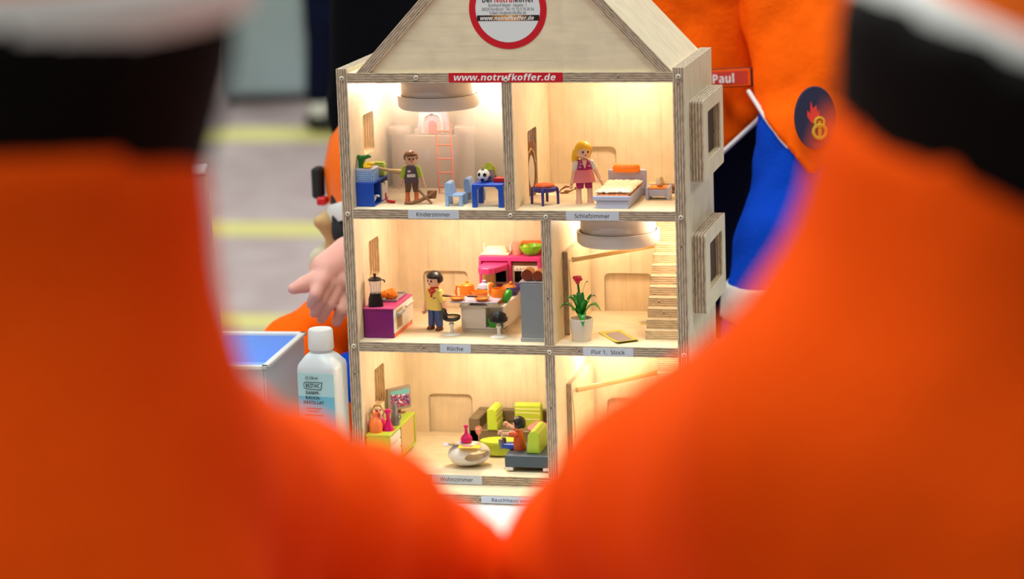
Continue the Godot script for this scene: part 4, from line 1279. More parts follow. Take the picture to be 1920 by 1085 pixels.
	B.new().lathe([Vector2(0, 0), Vector2(6, 0), Vector2(9, 2), Vector2(12.6, 7.4), Vector2(14, 12.4), Vector2(12.9, 12.4), Vector2(10, 6), Vector2(0, 2.2)], 32).put("bowl_body", mat(c8(132, 206, 36), 0.3), bw)
	var ap := thing("toy_apple", "pale green toy apple in the lime green bowl", "fruit", Vector3(186, FB + 80, -163))
	B.new().ell(Vector3(0, 6, 0), Vector3(5, 4.8, 5), 18, 12, func(d: Vector3) -> float: return 1.0 - 0.18 * exp(-14.0 * (d.x * d.x + d.z * d.z)) * (1.0 if d.y > 0 else 0.4)).put("apple_skin", M.p_lime, ap)
	B.new().tube([Vector3(0, 9.6, 0), Vector3(0.6, 12, 0)], [0.35], 6).put("stem", M.p_brown, ap)
	# tall grey cupboard and the loaves on it
	var g := thing("tall_cupboard", "tall grey toy cupboard beside the divider in the kitchen", "cupboard", Vector3(225, FB, -28))
	bx(Vector3(-14.5, 0, -11), Vector3(15.5, 71, 10.5), 0.5).put("body", M.p_steel, g)
	bx(Vector3(-15.5, 71, -12), Vector3(16, 73.2, 11), 0.5).put("top", M.p_mauve, g)
	bx(Vector3(-12.6, 5, 10.4), Vector3(15.2, 70.4, 11.4), 0.4).put("front_panel", M.p_steel, g)
	bx(Vector3(-15.5, 0, -11.5), Vector3(16, 5, 11.6), 0.4).put("plinth", M.p_grey, g)
	for q in [[-6.0, 7.4, "larger brown toy loaf on the tall grey cupboard, on the left"], [7.2, 6.6, "smaller brown toy loaf on the tall grey cupboard, against the divider"]]:
		var l := thing("toy_loaf", q[2], "bread", Vector3(225 + q[0], FB + 73.2, -28), 0, "round loaves on the grey cupboard")
		B.new().at(Vector3(0, q[1], 0), Vector3(90, 0, 0)).lathe([Vector2(0, -8.5), Vector2(q[1] * 0.8, -8.5), Vector2(q[1], -6), Vector2(q[1], 7.4), Vector2(q[1] * 0.93, 8.4)], 28).put("crust", M.p_bread, l)
		B.new().at(Vector3(0, q[1], 8.2), Vector3(90, 0, 0)).lathe([Vector2(0, 0), Vector2(q[1] * 0.94, 0), Vector2(q[1] * 0.9, 0.6), Vector2(0, 1.4)], 28).put("cut_end", M.p_crust, l)


func leaf(st: B, a: Vector3, heading: float, long: float, rise: float, droop: float, wide: float):   # an arching pointed leaf
	st.smooth()
	var d := Vector3(cos(heading), 0, sin(heading))
	var side := Vector3(-d.z, 0, d.x)
	var rows := []
	var n := 9
	for i in n + 1:
		var t := float(i) / n
		var p := a + d * long * t + Vector3.UP * (rise * sin(t * PI * 0.6) * 1.05 - droop * t * t)
		var w := wide * sin(PI * clampf(t * 0.93 + 0.07, 0, 1)) ** 0.7
		rows.append([p - side * w + Vector3.UP * w * 0.5, p, p + side * w + Vector3.UP * w * 0.5])
	for i in n:
		for j in 2:
			for s in [1.0, -1.0]:
				var o := Vector3(0, 0.3 * s, 0)
				st.poly([rows[i][j] + o, rows[i][j + 1] + o, rows[i + 1][j + 1] + o, rows[i + 1][j] + o], Vector3.UP * s + d * 0.001)


func hallway():
	var t := thing("potted_plant", "green toy plant with red flower in white pot in the stair hall", "plant", Vector3(281, FB, -31))
	B.new().lathe([Vector2(0, 0), Vector2(10.6, 0), Vector2(11.2, 1.2), Vector2(13.6, 15), Vector2(14.2, 25), Vector2(14.2, 27.4), Vector2(12.9, 27.4), Vector2(12.6, 23), Vector2(0, 22.6)], 36).put("pot", M.p_clay, t)
	B.new().lathe([Vector2(0, 22.6), Vector2(12.7, 22.8), Vector2(8, 24.4), Vector2(0, 25)], 28).put("soil", M.p_soil, t)
	var h := 24.0
	var put_leaf := func(a: float, long: float, rise: float, droop: float, wide: float, y := 0.0):
		var st := B.new()
		leaf(st, Vector3(0, h + y, 0), deg_to_rad(a), long, rise, droop, wide)
		st.put("leaf", M.p_dark_green if wide < 2.5 else mat(c8(34, 148, 44), 0.3), t)
	for q in [[172, 26, 24, 10, 4.6], [8, 25, 26, 14, 4.6], [72, 16, 16, 20, 5.0], [125, 14, 18, 4, 4.8], [215, 20, 30, 6, 4.0], [-30, 20, 30, 4, 4.0], [155, 18, 29, 2, 4.6], [40, 15, 26, 2, 4.6], [265, 12, 22, 2, 4.4], [88, 5, 32, 0, 4.8]]:
		put_leaf.call(q[0], q[1], q[2], q[3], q[4])
	B.new().tube([Vector3(0, h, 0), Vector3(-1.2, h + 24, 0), Vector3(-3, h + 46, 0)], [2.0, 1.5, 1.2], 10).put("stem", M.p_dark_green, t)
	for q in [[185, 8, 24, 0, 2.0, 24.0], [-5, 10, 24, 0, 2.0, 22.0]]:
		put_leaf.call(q[0], q[1], q[2], q[3], q[4], q[5])
	var f := B.new()
	f.lathe([Vector2(0, 0), Vector2(2.2, 1), Vector2(3.6, 5), Vector2(0, 6)], 14, Vector3(-3.2, h + 44, 0))
	for i in 6:
		var a := TAU * i / 6
		f.ell(Vector3(-3.2 + cos(a) * 3.6, h + 50.5 + (i % 2) * 1.4, sin(a) * 3.4), Vector3(2.5, 2.3, 2.5), 10, 7)
	f.ell(Vector3(-3.2, h + 52.5, 0), Vector3(2.6, 2.2, 2.6), 10, 7)
	f.put("flower", M.p_flower, t)
	# rug: a slightly curled card
	var r := thing("toy_rug", "patterned toy rug with yellow border on the stair hall floor", "rug", Vector3(320.5, FB, -46))
	var quad := [Vector2(-28.7, -26.3), Vector2(-5.5, -46.0), Vector2(31.0, 15.5), Vector2(8.0, 34.5)]
	quad = [Vector2(293, -71), Vector2(317.5, -87), Vector2(351, -30), Vector2(327.5, -13)]
	var rb := B.new()
	var pt := func(u: float, v: float, y: float) -> Vector3:
		var p: Vector2 = quad[0].lerp(quad[1], u).lerp(quad[3].lerp(quad[2], u), v) - Vector2(320.5, -46)
		return Vector3(p.x, y + 2.4 * pow(absf(2 * v - 1), 3.0) * (1.0 if v > 0.5 else 0.4), p.y)
	for layer in [[0.0, 1.0, 0.4, M.p_olive, "border"], [0.16, 0.84, 0.75, M.p_mauve, "field"]]:
		var b := B.new().smooth()
		for i in 8:
			for j in 14:
				var l0: float = layer[0]
				var l1: float = layer[1]
				var q := []
				for e in [[i, j], [i + 1, j], [i + 1, j + 1], [i, j + 1]]:
					var u := lerpf(l0, l1, e[0] / 8.0)
					if l0 > 0.0 and (e[0] == 0 or e[0] == 8):
						u += (0.05 if e[1] % 2 else 0.0) * (1.0 if e[0] == 0 else -1.0)
					q.append(pt.call(u, lerpf(l0 * 0.8, 1.0 - l0 * 0.8, e[1] / 14.0), layer[2]))
				b.poly(q, Vector3.UP)
				if l0 == 0.0:
					b.poly(q.map(func(p): return p - Vector3(0, 0.35, 0)), Vector3.DOWN)
		b.put(layer[4], layer[3], r)
	var y := thing("yellow_card", "small olive yellow toy mat half hidden behind the stairs", "rug", Vector3(338, FB, -132), 20)
	bx(Vector3(-6, 0.1, -8), Vector3(8, 0.9, 10), 0.2).put("mat_border", M.p_olive, y)
	bx(Vector3(-4, 0.8, -6), Vector3(6, 1.1, 8), 0.1).put("mat_field", M.p_mauve, y)


func living_room():
	var s := thing("sideboard", "lime green toy sideboard by the left wall of the living room", "sideboard", Vector3(29.5, FC, -64))
	bx(Vector3(-15, 40.4, -58), Vector3(16, 43.4, 58), 0.6).box(Vector3(-15, 3, -58), Vector3(16, 5, 58), 0.4).box(Vector3(-15, 5, -58), Vector3(16, 40.4, -56), 0.3).box(Vector3(-15, 5, 56), Vector3(16, 40.4, 58), 0.3).box(Vector3(-15, 5, -58), Vector3(-13, 40.4, 58), 0.2).put("carcass", M.p_lime, s)
	bx(Vector3(-13, 5, -56), Vector3(14.6, 40.4, 2), 0.4).put("cabinet_door", M.p_tan, s)
	for z in [-54.0, 54.0]:
		bx(Vector3(10, 0, z - 1.5), Vector3(13, 3, z + 1.5), 0.3).box(Vector3(-13, 0, z - 1.5), Vector3(-10, 3, z + 1.5), 0.3).put("foot", M.p_brown, s)
	var d := bx(Vector3(-13, 6, 4), Vector3(13, 39, 54), 0.4).put("drawer", M.p_clay, s)
	for y in [14.0, 25.0, 36.0]:
		bx(Vector3(12.6, y - 8, 6), Vector3(14.8, y + 1.4, 52), 0.8).put("drawer_front", M.p_white, d)
	var tv := thing("television", "small grey toy television with bright picture on the sideboard", "television", Vector3(28, FC + 43.4, -112), 52)
	B.new().loft([[Vector3(0, 0, 0), 9, 5, 0.2], [Vector3(0, 1.4, 0), 8.4, 4.4, 0.2], [Vector3(0, 1.6, 0), 2.4, 1.6, 0.4], [Vector3(0, 5.4, 0), 2.2, 1.4, 0.4]], 20).put("stand", M.p_brown, tv)
	B.new().at(Vector3(0, 19.5, 0)).prism(rect(-18, -14.5, 18, 14.5, 1.5), -2.5, 1.6, 0.5).put("casing", M.p_tv, tv)
	var cells := FastNoiseLite.new()
	cells.seed = 4
	cells.frequency = 0.045
	var im := picture(48, 36, func(x: int, y: int) -> Color:
		var a := cells.get_noise_2d(x * 3.2, y * 2.6)
		var c := c8(96, 170, 190) if a > 0.45 else (c8(224, 60, 104) if a > 0.12 else (c8(46, 46, 112) if a > -0.25 else c8(238, 226, 236)))
		return c if y > 7 + x * 0.1 else c8(110, 182, 190))
	var sm := mat(Color.WHITE, 0.3, {"albedo_texture": im})
	var q := QuadMesh.new()
	q.size = Vector2(0.029, 0.022)
	var sc := MeshInstance3D.new()
	sc.mesh = q
	sc.name = "screen"
	sc.material_override = sm
	sc.position = Vector3(1.0, 19.5, 1.9) * 0.001
	tv.add_child(sc)
	var pv := thing("pink_vase", "hot pink flared toy vase on the sideboard in front of the television", "vase", Vector3(37, FC + 43.4, -30))
	B.new().lathe([Vector2(0, 0), Vector2(7.2, 0), Vector2(7.0, 1.4), Vector2(3.6, 9), Vector2(2.3, 15), Vector2(2.4, 20), Vector2(4.4, 23.5), Vector2(3.8, 26), Vector2(0, 25.6)], 24).put("vase_body", M.p_hot, pv)
	var fg := thing("grey_figurine", "small blue grey toy figurine beside the pink vase", "figurine", Vector3(38, FC + 43.4, -56))
	B.new().lathe([Vector2(0, 0), Vector2(5.6, 0), Vector2(6.0, 4), Vector2(4.4, 14), Vector2(2.6, 18), Vector2(3.6, 22), Vector2(2.6, 26), Vector2(1.2, 29), Vector2(0, 29.4)], 20).tube([Vector3(4.2, 14, 0), Vector3(8, 12, 1), Vector3(7, 7, 2)], [1.2], 8).put("figurine_body", M.p_steel, fg)
	for v in [[24, -20, 1.0, M.p_coral, "coral toy vase with looped neck at the front end of the sideboard"], [23, -36, 0.9, M.p_hot, "dark pink toy jar at the front end of the sideboard"]]:
		var vs := thing("toy_vase", v[4], "vase", Vector3(v[0], FC + 43.4, v[1]))
		B.new().lathe([Vector2(0, 0), Vector2(8, 0), Vector2(8.4, 10), Vector2(6.4, 15), Vector2(3.2, 19), Vector2(3.8, 24), Vector2(0, 24)], 22).put("vase_body", v[3], vs)
		B.new().tube([Vector3(-6, 14, 0), Vector3(-8.4, 22, 0), Vector3(-4, 29, 0), Vector3(3, 29, 0), Vector3(7.4, 22, 0), Vector3(5.6, 14, 0)], [1.3], 8).put("loop", M.p_tan, vs)
	# pebble table
	var t := thing("pebble_table", "white rounded toy coffee table with an oval hollow", "coffee table", Vector3(134, FC, -43), 18)
	var sh := body("shell", [blob(Vector3(0, 0.0137, 0), Vector3(0.0264, 0.0137, 0.0225)), cap(Vector3(-0.008, 0.0125, 0), Vector3(0.008, 0.0125, 0), 0.0125, 0.0125)], M.p_clay, t, 0.001, 0.006, [[Vector3(0, 0.0003, 0), Vector3(0, -1, 0)]], 0.0, [blob(Vector3(0.007, 0.0138, 0.0), Vector3(0.0165, 0.0064, 0.05), Vector3(0, 0, 4))])
	tag(sh, "white shell with the hollow")
	t.rotation_degrees.y = 22
	var dc := thing("pink_decanter", "hot pink round toy decanter on the white coffee table", "decanter", Vector3(131.5, FC + 27.2, -42))
	B.new().lathe([Vector2(0, 0), Vector2(5, 0), Vector2(7, 2), Vector2(7.4, 5), Vector2(6.2, 8), Vector2(3, 10.6), Vector2(1.8, 13), Vector2(1.7, 18), Vector2(3.0, 20.8), Vector2(2.4, 22), Vector2(0, 21.6)], 26).put("decanter_body", M.p_hot, dc)
	var gl := thing("wine_glass", "peach toy wine glass on the white coffee table", "glass", Vector3(146, FC + 26.6, -46))
	B.new().lathe([Vector2(0, 0), Vector2(3.0, 0), Vector2(0.8, 1), Vector2(0.6, 8.6), Vector2(2.6, 11), Vector2(4.2, 15), Vector2(3.8, 20), Vector2(3.2, 20), Vector2(3.5, 15), Vector2(0, 10.4)], 22).put("glass_body", M.rose_glass, gl)
	B.new().lathe([Vector2(0, 10.6), Vector2(2.4, 11.8), Vector2(3.5, 15), Vector2(3.4, 17.6), Vector2(0, 17.6)], 18).put("drink", M.p_peach, gl)
	var mg := thing("toy_magazine", "yellow and pink toy magazine on the front of the coffee table", "magazine", Vector3(139, FC + 26.6, -26), 6)
	bx(Vector3(-13, 0, -6), Vector3(14, 0.7, 8), 0.2).put("cover", M.p_yellow, mg)
	B.new().at(Vector3(-2, 0.7, 1)).box(Vector3(-6, 0, -5), Vector3(6, 0.15, 4), 0.0).put("picture", M.p_rose, mg)
	var mg2 := thing("toy_magazine", "lilac toy magazine at the left side of the coffee table", "magazine", Vector3(117, FC + 26.8, -36), 30)
	bx(Vector3(-13, 0, -7), Vector3(11, 0.7, 8), 0.2).put("cover", M.p_lilac, mg2)
	B.new().at(Vector3(-1, 0.7, 0)).box(Vector3(-5, 0, -4), Vector3(5, 0.15, 4), 0.0).put("picture", M.p_violet, mg2)
	var kn := thing("toy_pretzel", "tan knotted toy lying on the lilac magazine", "toy", Vector3(118, FC + 27.6, -30))
	B.new().tube([Vector3(-6, 1, 0), Vector3(-2, 1, -4), Vector3(3, 1.4, -2), Vector3(1, 1.6, 3), Vector3(-4, 1, 3), Vector3(-5, 1, -2), Vector3(2, 1.4, 2), Vector3(7, 1, 3)], [1.0], 8).put("knot", M.p_tan, kn)
	# sofa round the corner
	var c := thing("corner_sofa", "dark brown toy sofa along the living room back wall", "sofa", Vector3(176, FC, -162))
	bx(Vector3(-65, 2, -29), Vector3(64, 18, 24), 0.8).box(Vector3(-60, 0, -24), Vector3(60, 2, 18), 0.2).put("seat", M.p_sofa, c)
	bx(Vector3(-65, 18, -29), Vector3(64, 34, -17), 1.2).put("backrest", M.p_sofa, c)
	bx(Vector3(-66, 2, -29), Vector3(-52, 33, 24), 1.2).put("armrest", M.p_sofa, c)
	for v in [[-34, 8, 90, "lime green toy cushion leaning at the left end of the brown sofa"], [8, -12, 0, "wide lime green toy cushion in the middle of the brown sofa"]]:
		var cu := thing("sofa_cushion", v[3], "cushion", Vector3(176 + v[0] - 4, FC + 18, -162 + v[1]), v[2], "lime cushions on the brown sofa")
		B.new().at(Vector3.ZERO, Vector3(0, 90, 0)).prism(PackedVector2Array([Vector2(-9, 0), Vector2(4, 0), Vector2(4, 25), Vector2(1, 28), Vector2(-5, 28), Vector2(-8, 25)]), -17, 17, 1.2).put("cushion_body", M.p_lime, cu)
		for yy in [8.0, 16.0, 21.0]:
			var zf: float = 9.0 - (yy / 25.0) * 1.2
			B.new().tube([Vector3(-16, yy, zf), Vector3(16, yy, zf)], [0.55], 6).put("seam", M.p_cream, cu)
	var pk := thing("pink_pillow", "pink toy pillow at the right end of the brown sofa", "pillow", Vector3(199, FC + 18, -146), 20)
	B.new().loft([[Vector3(0, 0, 0), 13, 10, 0.6], [Vector3(0, 3, 0), 15, 11, 0.6], [Vector3(0, 7, -1), 10, 7, 0.5], [Vector3(0, 10, -2), 4, 3, 0.4]], 24).put("pillow_body", M.p_rose, pk)
	var e := thing("grey_sofa_seat", "dark grey toy sofa seat at the front beside the divider", "sofa", Vector3(212, FC, -46))
	bx(Vector3(-28, 4, -36), Vector3(29, 19, 26), 1.0).put("seat", M.p_sofa_dark, e)
	for x in [-22.0, 24.0]:
		for z in [-30.0, 22.0]:
			bx(Vector3(x - 5, 0, z - 3), Vector3(x + 4, 4, z + 4), 0.3).put("foot", M.p_clay, e)
	var g := thing("green_cushion", "lime green toy backrest cushion on the dark grey sofa seat", "cushion", Vector3(217, FC + 19, -54))
	B.new().prism(PackedVector2Array([Vector2(-8, 0), Vector2(8, 0), Vector2(7, 24), Vector2(3, 28), Vector2(-3, 27), Vector2(-6, 22)]), -24, 24, 1.2).put("cushion_body", M.p_lime, g)
	var ot := thing("green_ottoman", "lime green oval toy footstool behind the white coffee table", "footstool", Vector3(160, FC, -98))
	B.new().loft([[Vector3(0, 0, 0), 24, 15, 0.0], [Vector3(0, 1, 0), 25, 16, 0.0], [Vector3(0, 14, 0), 26, 17, 0.0], [Vector3(0, 16.4, 0), 25, 16, 0.0], [Vector3(0, 17.4, 0), 21, 13, 0.0]], 40).put("ottoman_body", M.p_lime, ot)
	# seated child
	var b := thing("toy_figure", "black-haired child toy figure in orange shirt sitting on the grey seat", "toy figure", Vector3(195, FC + 19, -50), -98)
	b.scale = Vector3.ONE * 0.82
	for s2 in [-1.0, 1.0]:
		var l := B.new().at(Vector3(5.2 * s2, 4.2, 0)).tube([Vector3(0, 0, -2), Vector3(0, 0, 10), Vector3(0.4 * s2, 0.2, 24)], [5.0, 4.6, 3.8], 14).put("leg", M.p_royal, b)
		B.new().at(Vector3(5.6 * s2, 4.4, 25)).loft([[Vector3(0, -4, 0), 3.8, 3.0, 0.4], [Vector3(0, 6, 1), 4.0, 3.6, 0.4], [Vector3(0, 10, 1.6), 3.2, 3.0, 0.3]], 18).put("foot", M.p_steel if s2 > 0 else M.p_sofa, l)
	B.new().loft([[Vector3(0, 0, -1), 10.8, 8.4, 0.4], [Vector3(0, 2, -1), 11.2, 8.8, 0.4], [Vector3(0, 14, -0.5), 9.6, 7.2, 0.4], [Vector3(0, 26, 0), 7.4, 5.2, 0.4], [Vector3(0, 28.6, 0), 5.2, 3.8, 0.3]], 26).put("shirt", M.p_terra, b)
	var km := {"skin": M.p_skin, "sleeve": 12.0, "sleeve_m": M.p_terra}
	for s3 in [-1.0, 1.0]:
		kid_arm(b, s3, km)
	var hd := toy_head(b, Vector3(0, 37.5, 0), km, 0)
	var hb := B.new()
	hair_cap(hb, Vector3(0, 39.2, -0.8), Vector3(11, 11, 11), 0.3, -0.6, 0.045)
	hb.put("hair", M.p_black, hd)


func kid_arm(b: Node3D, side: float, m: Dictionary):
	var sh := Vector3(9.0 * side, 24.5, 0)
	var w := Vector3(11.5 * side, 25.0 if side > 0 else 33.0, 21)
	var a := B.new().tube([sh, sh.lerp(w, 0.5), w], [3.0, 2.6, 2.2], 12).put("arm", m.skin, b)
	B.new().tube([sh - Vector3(0, 0, 2), sh.lerp(w, 0.25), sh.lerp(w, 0.5)], [3.4, 4.2, 3.6], 14).ell(sh, Vector3.ONE * 4, 14, 8).put("sleeve", m.sleeve_m, a)
	var ring := []
	for i in 10:
		var q := deg_to_rad(200.0 + 290.0 * i / 9.0)
		ring.append(w + Vector3(0, cos(q) * 2.7, 3.0 + sin(q) * 2.7))
	B.new().tube(ring, [1.8], 8, true, 1.2).put("hand", m.skin, a)


# ---- what stands beside the house on the table
func on_the_table():
	var b := stand("fluid_bottle", "white plastic bottle with pale blue label beside the dollhouse", "bottle", Vector3(-0.0305, 0.74, 0.012), -6.0)
	var f := B.new()
	f.loft([[Vector3(0, 0, 0), 24, 24, 0.75], [Vector3(0, 2, 0), 25.5, 25.5, 0.75], [Vector3(0, 158, 0), 25.8, 25.8, 0.75], [Vector3(0, 163, 0), 25.0, 25.0, 0.7], [Vector3(0, 172, 0), 19, 19, 0.35], [Vector3(0, 177, 0), 13.5, 13.5, 0.0], [Vector3(0, 186, 0), 13.2, 13.2, 0.0]], 40)
	f.put("bottle_body", M.milky, b)
	var cp := B.new()
	cp.lathe([Vector2(0, 180), Vector2(15.2, 180), Vector2(15.6, 181), Vector2(14.9, 203), Vector2(13.6, 204.6), Vector2(0, 205)], 40)
	var cap_o := cp.put("cap", M.white, b)
	var lb: MeshInstance3D = B.new().box(Vector3(-21, 50, 25.7), Vector3(25.7, 155, 26.2), 0.0).put("label", M.bottle_pale, b)
	B.new().box(Vector3(-21, 50, 26.2), Vector3(25.75, 127, 26.4), 0.0).put("label_band", M.bottle_blue, lb)
	var ink := mat(c8(52, 70, 80), 0.6)
	var red := mat(c8(190, 84, 84), 0.6)
	words("CE 250 ml", 0.0024, ink, lb, Vector3(-3, 149.5, 26.6) * 0.001, false, 0.0, 0.016)
	B.new().prism(PackedVector2Array([Vector2(-11, 135.6), Vector2(9, 135), Vector2(10.8, 144.6), Vector2(-11.5, 144.6), Vector2(-13.8, 142.6), Vector2(-13.4, 137.2)]), 26.3, 26.55).put("logo_frame", ink, lb)
	B.new().prism(PackedVector2Array([Vector2(-10.6, 136.5), Vector2(8.2, 136), Vector2(9.6, 143.7), Vector2(-11, 143.7), Vector2(-12.8, 142.2), Vector2(-12.5, 137.6)]), 26.55, 26.7).put("logo_field", M.bottle_pale, lb)
	words("BEITHC", 0.005, ink, lb, Vector3(-2, 140.1, 26.85) * 0.001, true, 0.0, 0.018)
	words("DAMPF-", 0.0036, ink, lb, Vector3(-2, 131.2, 26.6) * 0.001, true, 0.0, 0.0185)
	words("RAUCH-", 0.0036, ink, lb, Vector3(-2, 125.2, 26.6) * 0.001, true, 0.0, 0.0195)
	words("DESTILLAT", 0.0036, ink, lb, Vector3(-1.5, 119.4, 26.6) * 0.001, true, 0.0, 0.026)
	for q in [[112.0, 0.021], [108.6, 0.014], [103.6, 0.024], [96.5, 0.014]]:
		B.new().box(Vector3(-q[1] * 500 - 2, q[0] - 0.5, 26.4), Vector3(q[1] * 500 - 2, q[0] + 0.5, 26.6), 0.0).put("small_print", red, lb)
	# open storage box with its lid standing up
	var t := stand("storage_box", "open grey plastic box with blue inside and upright lid left of the bottle", "box", Vector3(-0.204, 0.74, -0.04), 3.0)
	var h := 160.0
	var o := B.new()
	o.box(Vector3(-102, 0, -112), Vector3(102, 3, 72), 0.0).box(Vector3(99, 0, -112), Vector3(103, h, 72), 0.6).box(Vector3(-102, 0, -112), Vector3(-99, h, 72), 0.6).box(Vector3(-102, 0, -112), Vector3(102, h, -108), 0.6).box(Vector3(-102, 0, 68), Vector3(102, h, 72), 0.6)
	o.put("box_shell", M.tray_grey, t)
	B.new().box(Vector3(-98, 3, -107.6), Vector3(98, 120, -107.0), 0.0).box(Vector3(-98, 120, -107), Vector3(98, 122, 67), 0.0).box(Vector3(98.2, 3, -107), Vector3(98.8, h - 2, 67), 0.0).box(Vector3(-98, 120, -107.8), Vector3(98, h - 2, -107.2), 0.0).put("tray_liner", M.tray_blue, t)
	B.new().box(Vector3(-105, h - 4, -115), Vector3(106, h + 1, -107), 1.0).box(Vector3(98, h - 4, -115), Vector3(106, h + 1, 75), 1.0).box(Vector3(-105, h - 4, -115), Vector3(-98, h + 1, 75), 1.0).box(Vector3(-105, h - 4, 68), Vector3(106, h + 1, 75), 1.0).box(Vector3(-40, h, -116), Vector3(-14, h + 4, -108), 0.8).put("rim", M.rim_white, t)
	var l := stand("box_lid", "pale upright panel standing edge-on in front of the open grey box", "panel", Vector3(-0.125, 0.74, 0.098), 16.0)
	B.new().at(Vector3(0, 0, 0), Vector3(0, 0, 2.0)).box(Vector3(-4, 0, -58), Vector3(4, 408, -2), 2.0).put("panel", M.rim_white, l)
	B.new().at(Vector3(0, 0, 0), Vector3(0, 0, 2.0)).box(Vector3(-15, 402, -60), Vector3(5.5, 410, 2), 2.0).box(Vector3(-11, 0, -4), Vector3(5.5, 408, 2), 2.0).put("panel_edge", M.tray_grey, l)


# ---- people
func hand_on(called: String, wrist: Vector3, palm_end: Vector3, palm_side: Vector3, curl: Vector3, parent: Node, flip := 1.0):   # palm and five fingers from wrist to palm_end; fingers bend towards curl
	var d := (palm_end - wrist).normalized()
	var s := (palm_side - d * palm_side.dot(d)).normalized()
	var p := [cap(wrist - d * 0.05, wrist, 0.026, 0.025)]
	for i in 4:
		var k := (i - 1.5) * 0.019
		p.append(cap(wrist + s * k * 0.6 + d * 0.015, palm_end + s * k, 0.016, 0.0125))
		var long: float = [0.066, 0.076, 0.071, 0.054][i]
		var a := palm_end + s * k
		var b := a + (d * 0.75 + curl * 0.55).normalized() * long * 0.45
		var c := b + (d * 0.25 + curl * 0.95).normalized() * long * 0.32
		var e := c + (curl - d * 0.2).normalized() * long * 0.26
		p.append_array(chain([a, b, c, e], [0.0105, 0.0098, 0.009, 0.0076]))
	var t0 := wrist + d * 0.025 - s * 0.026 * flip
	p.append_array(chain([t0, t0 + (d * 0.6 - s * 0.7 * flip + curl * 0.3).normalized() * 0.036, t0 + (d * 0.8 - s * 0.55 * flip + curl * 0.55).normalized() * 0.066], [0.015, 0.0115, 0.009]))
	return body(called, p, M.skin, parent, 0.0042, 0.006)


func head_on(t: Node, c: Vector3, look: float, tilt := 0.0, hair: Material = null, long := false, helmet := false, rim_tilt := Vector3.ZERO):
	var b := Basis.from_euler(Vector3(deg_to_rad(tilt), deg_to_rad(look), 0))
	var p := [blob(c, Vector3(0.076, 0.108, 0.09), Vector3(tilt, look, 0)), blob(c + b * Vector3(0, -0.06, 0.022), Vector3(0.055, 0.058, 0.062), Vector3(tilt, look, 0)), cap(c + b * Vector3(0, 0.004, 0.086), c + b * Vector3(0, -0.022, 0.101), 0.008, 0.013), cap(c + b * Vector3(0, -0.02, -0.025), c + Vector3(0, -0.19, -0.02), 0.052, 0.06)]
	for s in [-1.0, 1.0]:
		p.append(blob(c + b * Vector3(0.077 * s, -0.012, -0.008), Vector3(0.009, 0.03, 0.019), Vector3(tilt, look, 0)))
	p.append(cap(c + b * Vector3(-0.022, -0.056, 0.079), c + b * Vector3(0.022, -0.056, 0.079), 0.008, 0.008))
	body("head", p, M.skin, t, 0.0075, 0.012)
	var ey := B.new(1.0)
	for s in [-1.0, 1.0]:
		ey.ell(c + b * Vector3(0.03 * s, 0.006, 0.08), Vector3(0.011, 0.008, 0.009), 12, 8)
	ey.put("eyes", M.hair_dark, t)
	if hair:
		var q := [blob(c + b * Vector3(0, 0.022, -0.018), Vector3(0.085, 0.104, 0.092), Vector3(tilt, look, 0))]
		if long:
			q.append_array(chain([c + b * Vector3(0, 0, -0.05), c + b * Vector3(0, -0.1, -0.06), c + b * Vector3(0, -0.17, -0.055)], [0.078, 0.08, 0.06]))
		body("hair", q, hair, t, 0.009, 0.02, [[c + b * Vector3(0, 0.03, 0.058), b * Vector3(0, -0.55, 0.83)]])
	if helmet:
		var hb := Basis.from_euler(rim_tilt * PI / 180.0)
		var shell := B.new(1.0)
		shell.xf = Transform3D(hb, c + Vector3(0, 0.035, 0))
		shell.lathe([Vector2(0.106, 0.0), Vector2(0.105, 0.03), Vector2(0.098, 0.065), Vector2(0.08, 0.098), Vector2(0.05, 0.12), Vector2(0.02, 0.128), Vector2(0, 0.129)], 40)
		shell.put("helmet", M.helmet, t)
		var rm := B.new(1.0)
		rm.xf = shell.xf
		rm.lathe([Vector2(0.104, -0.012), Vector2(0.112, -0.012), Vector2(0.1135, 0.004), Vector2(0.109, 0.012), Vector2(0.104, 0.012)], 40)
		rm.put("helmet_rim", M.rim_white, t)


func legs_on(t: Node, pelvis: Vector3, half: float, ground := 0.0, forward := Vector3(0, 0, -1), m: Material = null):
	var side := Vector3(-forward.z, 0, forward.x)
	var p := [cap(pelvis - side * half * 0.4, pelvis + side * half * 0.4, 0.105, 0.105)]
	for s in [-1.0, 1.0]:
		var hip: Vector3 = pelvis + side * half * 0.62 * s - Vector3(0, 0.05, 0)
		var knee := Vector3(hip.x, lerpf(ground, hip.y, 0.5), hip.z) + forward * 0.03
		var ankle := Vector3(hip.x, ground + 0.1, hip.z) - forward * 0.01
		p.append_array(chain([hip, knee, ankle], [0.084, 0.066, 0.06]))
		body("boot", [cap(ankle - Vector3(0, 0.05, 0), ankle + forward * 0.13 - Vector3(0, 0.06, 0), 0.048, 0.04)], M.black, t, 0.014, 0.02)
	body("trousers", p, m if m else M.navy, t, 0.02, 0.05)


